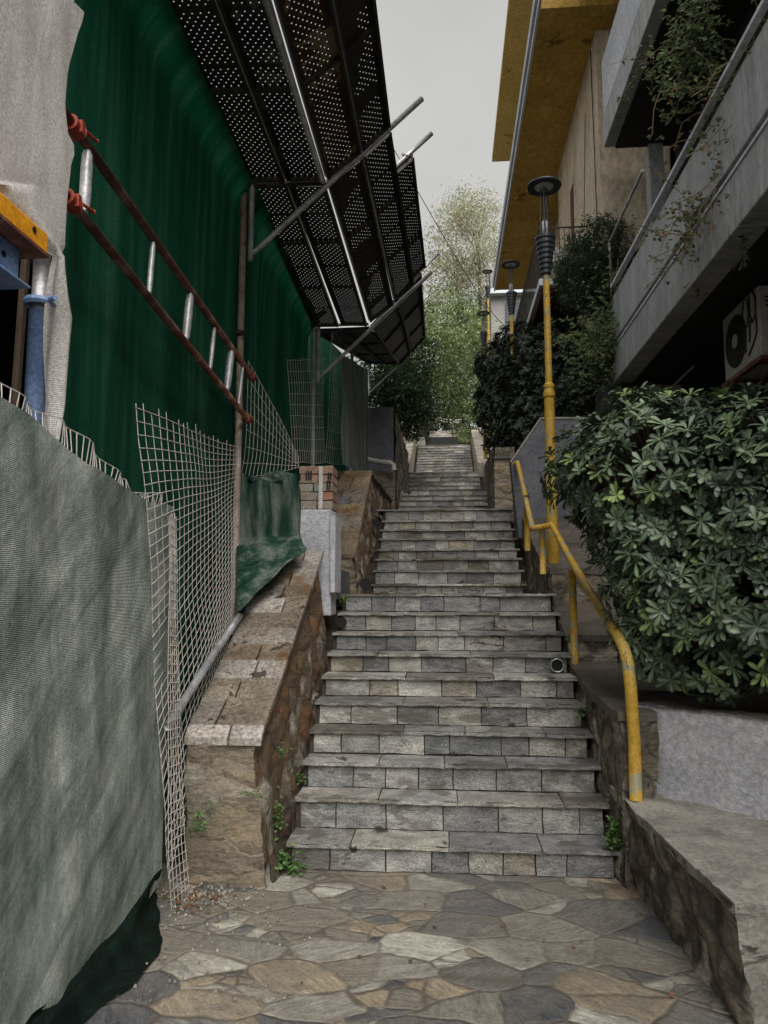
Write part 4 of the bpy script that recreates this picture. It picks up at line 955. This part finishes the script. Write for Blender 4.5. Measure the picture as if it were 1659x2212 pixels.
# ================================================================= VEGETATION
GL=[C(56,74,58),C(66,86,66),C(46,62,50),C(82,102,80)]
def rosette(g,p,d,L,W,n,col,rich=True):
    d=d.normalized(); a=d.cross(V(.3,.2,1)).normalized(); b=d.cross(a)
    ph=random.random()*6.28
    for k in range(n):
        t=ph+2*PI*k/n+random.uniform(-.2,.2); el=random.uniform(.15,.75)
        dd=(a*math.cos(t)+b*math.sin(t))*math.cos(el)+d*math.sin(el)
        l=L*random.uniform(.5,1.2)
        g.leaf(p,dd,d*.9+V(0,0,.3),l,W*random.uniform(.8,1.15),col,bend=random.uniform(.1,.4),rich=rich)
def bush(name,label,cat,ells,nsurf,L,W,cols,mat,rich=True,stem=None,fresh=.06,nleaf=9,inner=.6,group=None,facing=None):
    t=thing(name,label,cat,group); g=MB(); pts_=[]
    tot=sum(e[1]**2 for e in ells)
    for (c,r,sq) in ells:
        n=int(nsurf*r*r/tot)
        for k in range(n):
            z=random.uniform(-1,1);ph=random.uniform(0,2*PI);q=math.sqrt(1-z*z); d=V(q*math.cos(ph),q*math.sin(ph),z)
            rr=r*(1+.16*nf(V(*c)*1.7+d*1.6,1.4,3)+.05*random.uniform(-1,1))
            if random.random()<inner*.5: rr*=random.uniform(.55,.95)
            p=V(*c)+V(d.x*rr*sq[0],d.y*rr*sq[1],d.z*rr*sq[2])
            if any(((p-V(*c2)).x/(r2*s2[0]))**2+((p-V(*c2)).y/(r2*s2[1]))**2+((p-V(*c2)).z/(r2*s2[2]))**2<.5 for (c2,r2,s2) in ells if c2 is not c): continue
            dd=(d+V(0,0,.45)+V(random.uniform(-.4,.4),random.uniform(-.4,.4),random.uniform(-.3,.3))).normalized()
            col=random.choice(cols)
            if random.random()<fresh: col=(col[0]*1.9,col[1]*1.8,col[2]*1.1,1)
            rosette(g,p,dd,L*random.uniform(.75,1.15),W,nleaf,col,rich); 
            if random.random()<.12: pts_.append((p,c))
    g.build('leaves',mat,t,smooth=rich)
    g=MB()
    for (p,c) in pts_:
        c=V(*c); b=(stem or c-V(0,0,.3)); b=V(*b); m=p.lerp(c,.55)+nv(p,3)*.05
        g.tube([b.lerp(c,.3),m,p],[.018,.01,.004],5,cap=False)
    g.build('branches',m_bark,t)
    return t
random.seed(11)
E_=lambda x,y,D,r,s=(1,1,1):(P(x,y,D),r,s)
bush('broadleaf_bush','large glossy broadleaf bush spilling over the planter wall at right','bush',
 [E_(1312,1020,4.75,.34,(1.05,1,.95)),E_(1380,960,4.75,.34),E_(1430,1050,4.6,.56),E_(1590,1060,4.45,.56),E_(1740,1080,4.3,.68),E_(1470,1230,4.5,.45),E_(1640,1270,4.35,.55,(1,1,.9)),E_(1540,1360,4.4,.36),E_(1420,1375,4.55,.22),E_(1720,1400,4.2,.28)],
 3700,.088,.0145,GL,m_leaf,stem=V(1.9,4.7,.95),fresh=.09,nleaf=9,inner=.9)
HG=[C(38,48,38),C(52,62,50),C(30,40,32),C(70,80,66)]
bush('dark_hedge','dense dark green hedge behind the grey parapet around the second lamp','hedge',
 [E_(1122,880,13.5,.82,(1,1.2,1)),E_(1190,800,12.6,.85),E_(1130,790,14,.78),E_(1170,930,12.0,.7),E_(1250,860,11.8,.8),E_(1100,950,13.0,.42),E_(1080,790,15,.5),E_(1215,760,12,.5),E_(1090,860,14,.5)],
 10500,.095,.018,HG,m_leafh,rich=False,stem=V(1.5,12.5,3),fresh=.05,nleaf=6,inner=.8)
def tree(name,label,blobs,n,L,W,cols,trunk,mat=m_leaf2,fresh=.1,drop=0,sparse=1,cat='tree',group=None,tr=(.12,.03)):
    t=thing(name,label,cat,group); g=MB()
    tot=sum(b[1]**3 for b in blobs)**1
    tips=[]
    for (c,r,s_) in blobs:
        m=int(n*r**3/tot); ncl=max(4,int(m/26))
        for q in range(ncl):
            z=random.uniform(-1,1);ph=random.uniform(0,2*PI);w=math.sqrt(1-z*z);rr=r*random.uniform(.35,1.05)**.6
            cc=V(*c)+V(w*math.cos(ph)*rr*s_[0],w*math.sin(ph)*rr*s_[1],z*rr*s_[2]); tips.append(cc)
            cr=r*random.uniform(.1,.22); col=random.choice(cols); k=random.uniform(.75,1.25); col=(col[0]*k,col[1]*k,col[2]*k,1)
            for j in range(26):
                o_=V(random.gauss(0,1),random.gauss(0,1),random.gauss(0,.8))*cr
                d=V(random.uniform(-1,1),random.uniform(-1,1),random.uniform(-.6,.5)-drop)
                g.leaf(cc+o_,d,V(random.uniform(-.5,.5),random.uniform(-.5,.5),1),L*random.uniform(.6,1.3),W*random.uniform(.7,1.2),col,bend=.2,rich=False)
    g.build('crown',mat,t)
    g=MB(); 
    for (a,b,r0,r1) in trunk:
        a=V(*a);b=V(*b); ps=[a.lerp(b,u)+nv(a.lerp(b,u),.6)*.12*u*(1-u)*4 for u in (0,.25,.5,.75,1)]
        g.tube(ps,[r0+(r1-r0)*u for u in (0,.25,.5,.75,1)],8)
        for k in range(10):
            tp_=random.choice(tips); s0=a.lerp(b,random.uniform(.5,1)); g.tube([s0,s0.lerp(tp_,.5)+V(0,0,.1),tp_],[r1*.7,r1*.4,.006],5,cap=False)
    g.build('trunk',m_bark,t,smooth=True); return t
BAM=[C(158,164,134),C(176,176,150),C(140,150,120),C(174,160,134)]  # pale leaf tones with the distance haze painted in
GRN=[C(96,112,70),C(122,134,88),C(70,86,54),C(146,154,112)]
DRK=[C(44,62,38),C(58,76,48),C(36,50,32)]
tree('tall_tree','tall wispy pale tree rising above all others at the top of the stairs',[E_(1000,520,40,2.3,(.8,1,1.2)),E_(1040,470,41,1.6),E_(965,600,40,1.7),E_(1050,590,40,1.8),E_(1000,460,41,1.1)],15000,.17,.035,BAM,[(P(1040,900,40),P(1035,500,40),.16,.05),(P(1010,900,40.5),P(985,560,40.5),.12,.04)],drop=.3)
tree('leafy_tree','mid-green feathery tree hanging over the distant stairs left of the far lamps',[E_(960,700,30,1.5),E_(925,770,28,1.5),E_(985,790,30,1.3),E_(940,850,29,1.2),E_(1000,700,31,1.1),E_(905,690,29,1.0)],15000,.15,.036,GRN,[(P(908,960,29.5),P(940,760,29.5),.10,.04)],drop=.2)
tree('leafy_tree','dark evergreen tree overhanging the tall grey wall on the left',[E_(850,850,17,.85),E_(885,880,18,.7),E_(830,800,18.5,.9),E_(880,810,19.5,.75),E_(868,925,17.5,.42),E_(905,770,21,.6),E_(815,860,18,.7)],16000,.10,.028,DRK,[(V(-1.7,18,4),V(-1.4,18,6.5),.1,.04)])
tree('leafy_tree','round bright green bush at the right top of the distant stairs',[E_(1005,905,29,.75),E_(1020,880,30,.8),E_(1000,925,28.5,.5),E_(1015,940,27.5,.4)],5000,.11,.028,GRN,[(V(1.1,29,7),V(1.1,29,8),.06,.03)],cat='bush')
tree('leafy_tree','green tree in the gap above the distant garden steps',[E_(950,860,46,2.2),E_(1000,830,48,2.0),E_(915,900,44,1.8),E_(975,905,45,1.2),E_(1020,780,47,1.8)],12000,.22,.05,GRN+DRK,[(P(960,960,46),P(965,850,46),.15,.05)])
tree('leafy_tree','far hillside tree between the leafy tree and the pale building',[E_(1040,760,50,2.2),E_(1075,720,52,2.4),E_(1010,700,50,2.0)],9000,.22,.05,GRN,[(P(1045,900,50),P(1045,740,50),.15,.05)])
g=MB()
random.seed(21)
for k in range(2600):
    x=random.uniform(-9,9);Y=random.uniform(37.6,60); z=stair_z(Y)-.3+abs(x)*.06; p=V(x,Y,z+random.uniform(.2,1.3))
    rosette(g,p,V(0,-.2,1),.5,.10,5,random.choice(GRN+BAM[:1]+[C(150,150,138)]),False)
tag(g.build('undergrowth',m_leaf2),'mixed undergrowth covering the hillside above the last steps','ground cover',kind='stuff')
# shrub lines flanking the upper stairs to close the hillside
for (x,y,D,r,lb) in ((880,905,25,.9,'shadowy shrub left of the distant flight under the evergreen'),(905,920,33,.8,'small shrub left of the distant garden steps'),(1120,850,24,1.6,'tall shrub behind the hedge below the pale building')):
    tree('leafy_shrub',lb,[E_(x,y,D,r),E_(x-8,y-20,D+1,r*.8)],3500,.12,.03,DRK+GRN[:1],[(P(x,y+60,D),P(x,y,D),.05,.02)],cat='shrub')
# olive in pot on balcony + ivy
OL=[C(70,86,62),C(86,100,74),C(56,72,50)]
tree('olive_tree','dark olive tree bushing out beyond the end of the lower grey balcony',[E_(1245,560,10.9,.34),E_(1300,530,10.8,.42),E_(1260,610,10.7,.42),E_(1320,590,10.6,.42),E_(1335,650,10.4,.3),E_(1225,590,10.9,.22),E_(1290,650,10.6,.28),E_(1330,500,10.8,.2)],17000,.075,.011,OL,[(P(1330,720,10.6),P(1290,580,10.7),.03,.015)],tr=(.03,.01))
def vine(label,pathpts,nl,L,cols,spread=.08,r=.006,branches=5,blen=.4):
    t=thing('climbing_vine',label,'vine'); g=MB(); lf=MB()
    paths=[pathpts]
    for k in range(branches):
        i=random.randrange(len(pathpts)-1); s0=pathpts[i].lerp(pathpts[i+1],random.random())
        q=[s0];d=V(random.uniform(-.6,.4),random.uniform(-.5,.5),random.uniform(-1,.4)).normalized()
        for j in range(5): d=(d+V(random.uniform(-.6,.6),random.uniform(-.6,.6),random.uniform(-.7,.4))).normalized(); q.append(q[-1]+d*blen/5)
        paths.append(q)
    for q in paths: 
        q2=[p+nv(p,5)*.03 for p in q]; g.tube(q2,r if q is pathpts else r*.55,5,cap=False)
    for k in range(nl):
        q=random.choice(paths); i=random.randrange(len(q)-1); p=q[i].lerp(q[i+1],random.random())+V(random.gauss(0,spread),random.gauss(0,spread),random.gauss(0,spread))
        for m in range(3):
            lf.leaf(p,V(random.uniform(-1,1),random.uniform(-1,.3),random.uniform(-.8,.5)),V(-.5,-.6,random.uniform(.2,1)),L*random.uniform(.7,1.2),L*.36,random.choice(cols),rich=False)
    g.build('stems',m_vine,t); lf.build('leaves',m_leaf2,t); return t
IV=[C(88,104,62),C(72,90,52),C(104,116,74)]
vine('ivy curtain hanging down over the round column under the balcony end',[P(1335,560,10.25),P(1340,640,10.2),P(1325,700,10.2),P(1310,760,10.2),P(1320,800,10.2)],1500,.06,IV,spread=.17,r=.012,branches=14,blen=.7)
vine('green climber hanging from the upper balcony at the top right',[P(1540,-60,6.1),P(1520,30,6.2),P(1500,70,6.3),P(1490,110,6.3),P(1475,180,6.4)],420,.055,IV,spread=.10,branches=9,blen=.7)
vine('bare tangled vine with few leaves across the lower balcony parapet',[P(1650,60,5.3),P(1590,170,5.8),P(1560,240,6.2),P(1600,330,5.9),P(1560,390,6.2),P(1510,450,6.6),P(1480,520,7.0)],380,.045,IV+[C(130,104,70)],spread=.06,branches=40,blen=.6,r=.008)
vine('thin creeper sprig dangling below the lower balcony edge',[P(1604,420,5.9),P(1603,480,5.9),P(1604,505,5.9),P(1612,570,5.9)],22,.05,IV,spread=.03,branches=2,blen=.15,r=.003)
vine('long bare tendril drooping from the upper balcony with a few leaves',[P(1480,60,7),P(1420,110,7.4),P(1375,145,7.7),P(1370,160,7.7)],26,.045,IV,spread=.04,branches=3,blen=.4,r=.004)
vine('trailing tendril hanging in front of the dark balcony opening',[P(1460,120,7),P(1430,190,7.2),P(1410,240,7.2),P(1408,290,7.2),P(1400,300,7.2)],20,.04,IV,spread=.03,branches=2,blen=.2,r=.004)
# weeds
def weed(label,c,n,L,spread,cols=IV):
    g=MB()
    for k in range(n):
        p=c+V(random.gauss(0,spread[0]),random.gauss(0,spread[1]),abs(random.gauss(0,spread[2]))-.0)
        g.leaf(p,V(random.uniform(-1,1),random.uniform(-1,0),random.uniform(-.3,1)),V(0,-.4,1),L*random.uniform(.7,1.3),L*.38,random.choice(cols),rich=True)
    tag(g.build('weed',m_leaf2),label,'weed','weeds growing from the joints')
WG=[C(70,104,56),C(88,120,70),C(58,88,50)]
weed('leafy weed clump at the foot of the left wall by the lowest step',PZ(618,1885,0)+V(0,0,.01),120,.032,(.05,.03,.05),WG)
weed('weed climbing the gap left of the second step',P(600,1790,4.5),70,.026,(.02,.02,.08),WG)
weed('ivy sprig in the gap left of the third step',P(652,1690,5.0),40,.025,(.02,.02,.05),WG)
weed('ivy patch low on the rough end face of the left wall',P(425,1800,4.13),90,.022,(.06,.008,.08),WG)
weed('creeper on the right wall foot beside the lowest steps',P(1328,1830,4.5),120,.03,(.022,.03,.09),WG)
weed('small creeper high on the right cheek wall side',P(1253,1550,5.3),40,.026,(.02,.02,.04),WG)
weed('tiny weed on the second tread right of centre',PZ(1143,1700,.33),22,.022,(.02,.01,.01),WG)
weed('tiny weed sprouting on the second tread at left',PZ(722,1690,.33),26,.022,(.035,.01,.015),WG)
weed('weed tuft on the first landing lip at left',P(742,1300,6.68),26,.028,(.03,.01,.03),WG)
weed('grassy weed at the right end of the first landing',P(1120,1265,8.5),40,.03,(.07,.02,.02),WG)
weed('ivy sprig on the stone side of the left wall near its lower end',P(612,1630,4.6),30,.024,(.01,.02,.03),WG)
weed('small sprig clinging to the upper right edge of the wall end face',P(545,1722,4.12),30,.02,(.035,.006,.02),WG)
# debris
g=MB(); random.seed(5)
for k in range(420):
    x=random.gauss(-1.32,.16);Y=random.gauss(4.05,.16)
    if k%4==0: x=random.uniform(-1.45,-.6);Y=random.uniform(3.0,4.3)
    s_=random.uniform(.002,.008); c=jit((1,1,1,1),.3); a=V(x,Y,.008)
    if x>-1.0 and Y>4.2: continue
    g.hexa([a+V(-s_,-s_,-.004),a+V(s_,-s_*.7,-.004),a+V(s_*.8,s_,-.004),a+V(-s_,s_*.8,-.004),a+V(-s_*.6,-s_*.6,s_),a+V(s_*.6,-s_*.5,s_),a+V(s_*.5,s_*.6,s_*.8),a+V(-s_*.6,s_*.6,s_)],c)
tag(g.build('rubble_chips',m_chip),'pale mortar crumbs scattered on the paving by the foot of the left wall','rubble',kind='stuff')
g=MB()
for k in range(95):
    x=random.gauss(-1.38,.1);Y=random.gauss(3.98,.1)
    if k%6==0: x=random.uniform(-1.2,.9);Y=random.uniform(2.7,4.3)
    if k%5==1:
        q_=random.choice(steps[:10]); x=random.choice([-.85,-.7,.75,.85,random.uniform(-.8,.8)])+random.uniform(-.06,.06); g.leaf(V(x,q_[0]+random.uniform(.05,.2),q_[1]+.012),V(random.uniform(-1,1),random.uniform(-1,1),.1),V(0,0,1),random.uniform(.02,.04),random.uniform(.006,.011),jit((1,1,1,1),.4),rich=False); continue
    g.leaf(V(x,Y,.014),V(random.uniform(-1,1),random.uniform(-1,1),.1),V(0,0,1),random.uniform(.02,.045),random.uniform(.006,.012),jit((1,1,1,1),.4),rich=False)
tag(g.build('fallen_leaves',m_dleaf),'brown dead leaves scattered over the flagstones','leaves',kind='stuff')
# overhead cable
g=MB(); a=P(838,300,7);b=P(1120,720,30); pts_=[a.lerp(b,u)-V(0,0,.5*math.sin(u*PI)) for u in [i/16 for i in range(17)]]; g.tube(pts_,[.004+.012*i/16 for i in range(17)],5); tag(g.build('overhead_cable',m_blk),'thin black cable crossing the sky from the deck to the far trees','cable')
g=MB()
for o_ in (0,6): 
    a=P(890,870+o_*.8,34);b=P(1010,905+o_,36); g.tube([a.lerp(b,u)-V(0,0,.35*math.sin(u*PI)) for u in [i/10 for i in range(11)]],.018,5)
tag(g.build('overhead_cable',m_pvc),'pair of pale sagging cables across the gap above the last steps','cable')
# ================================================================= settle origins
for o in list(bpy.data.objects):
    if o.parent is None and o.type in('MESH','EMPTY') and o not in LAMPS: settle(o)
# ================================================================= CAMERA, LIGHT, WORLD
cam=bpy.data.cameras.new('camera'); co=bpy.data.objects.new('camera',cam); COL.objects.link(co); S.camera=co
cam.sensor_fit='VERTICAL'; cam.sensor_height=24; cam.lens=24*1600/2212; cam.clip_end=1000; cam.clip_start=.05
from mathutils import Matrix
mw=Matrix((RT,UP,-F)).transposed().to_4x4(); mw.translation=EYE; co.matrix_world=mw
SUN_EL,SUN_AZ=R(50),R(148)
sd=V(math.sin(SUN_AZ)*math.cos(SUN_EL),math.cos(SUN_AZ)*math.cos(SUN_EL),math.sin(SUN_EL))
sl=bpy.data.lights.new('sun','SUN'); sl.energy=2.0; sl.angle=R(65); sl.color=(1,.975,.94)
so=bpy.data.objects.new('sun',sl); COL.objects.link(so); so.rotation_euler=(-sd).to_track_quat('-Z','Y').to_euler(); so.location=(0,-5,20)
w=bpy.data.worlds.new('World'); S.world=w; w.use_nodes=True; nt=w.node_tree
sky=nt.nodes.new('ShaderNodeTexSky'); sky.sky_type='NISHITA'; sky.sun_disc=False; sky.sun_elevation=SUN_EL; sky.sun_rotation=SUN_AZ; sky.dust_density=6; sky.air_density=1; sky.ozone_density=1
hs=nt.nodes.new('ShaderNodeHueSaturation'); hs.inputs['Saturation'].default_value=.06
bg=nt.nodes['Background']; nt.links.new(sky.outputs[0],hs.inputs['Color'])
tc=nt.nodes.new('ShaderNodeTexCoord'); cl=nz(nt,tc.outputs['Generated'],2.5,5,.5)
mx=mixc(nt,.75,hs.outputs[0],(2.75,2.72,2.64,1)); mx=mixc(nt,1,mx,ramp(nt,cl,[(.88,.88,.89,1),(1.1,1.1,1.08,1)]),'MULTIPLY')
nt.links.new(mx,bg.inputs[0]); bg.inputs[1].default_value=.072
S.view_settings.view_transform='Standard'; S.view_settings.look='None'; S.view_settings.gamma=1; S.view_settings.exposure=1.6
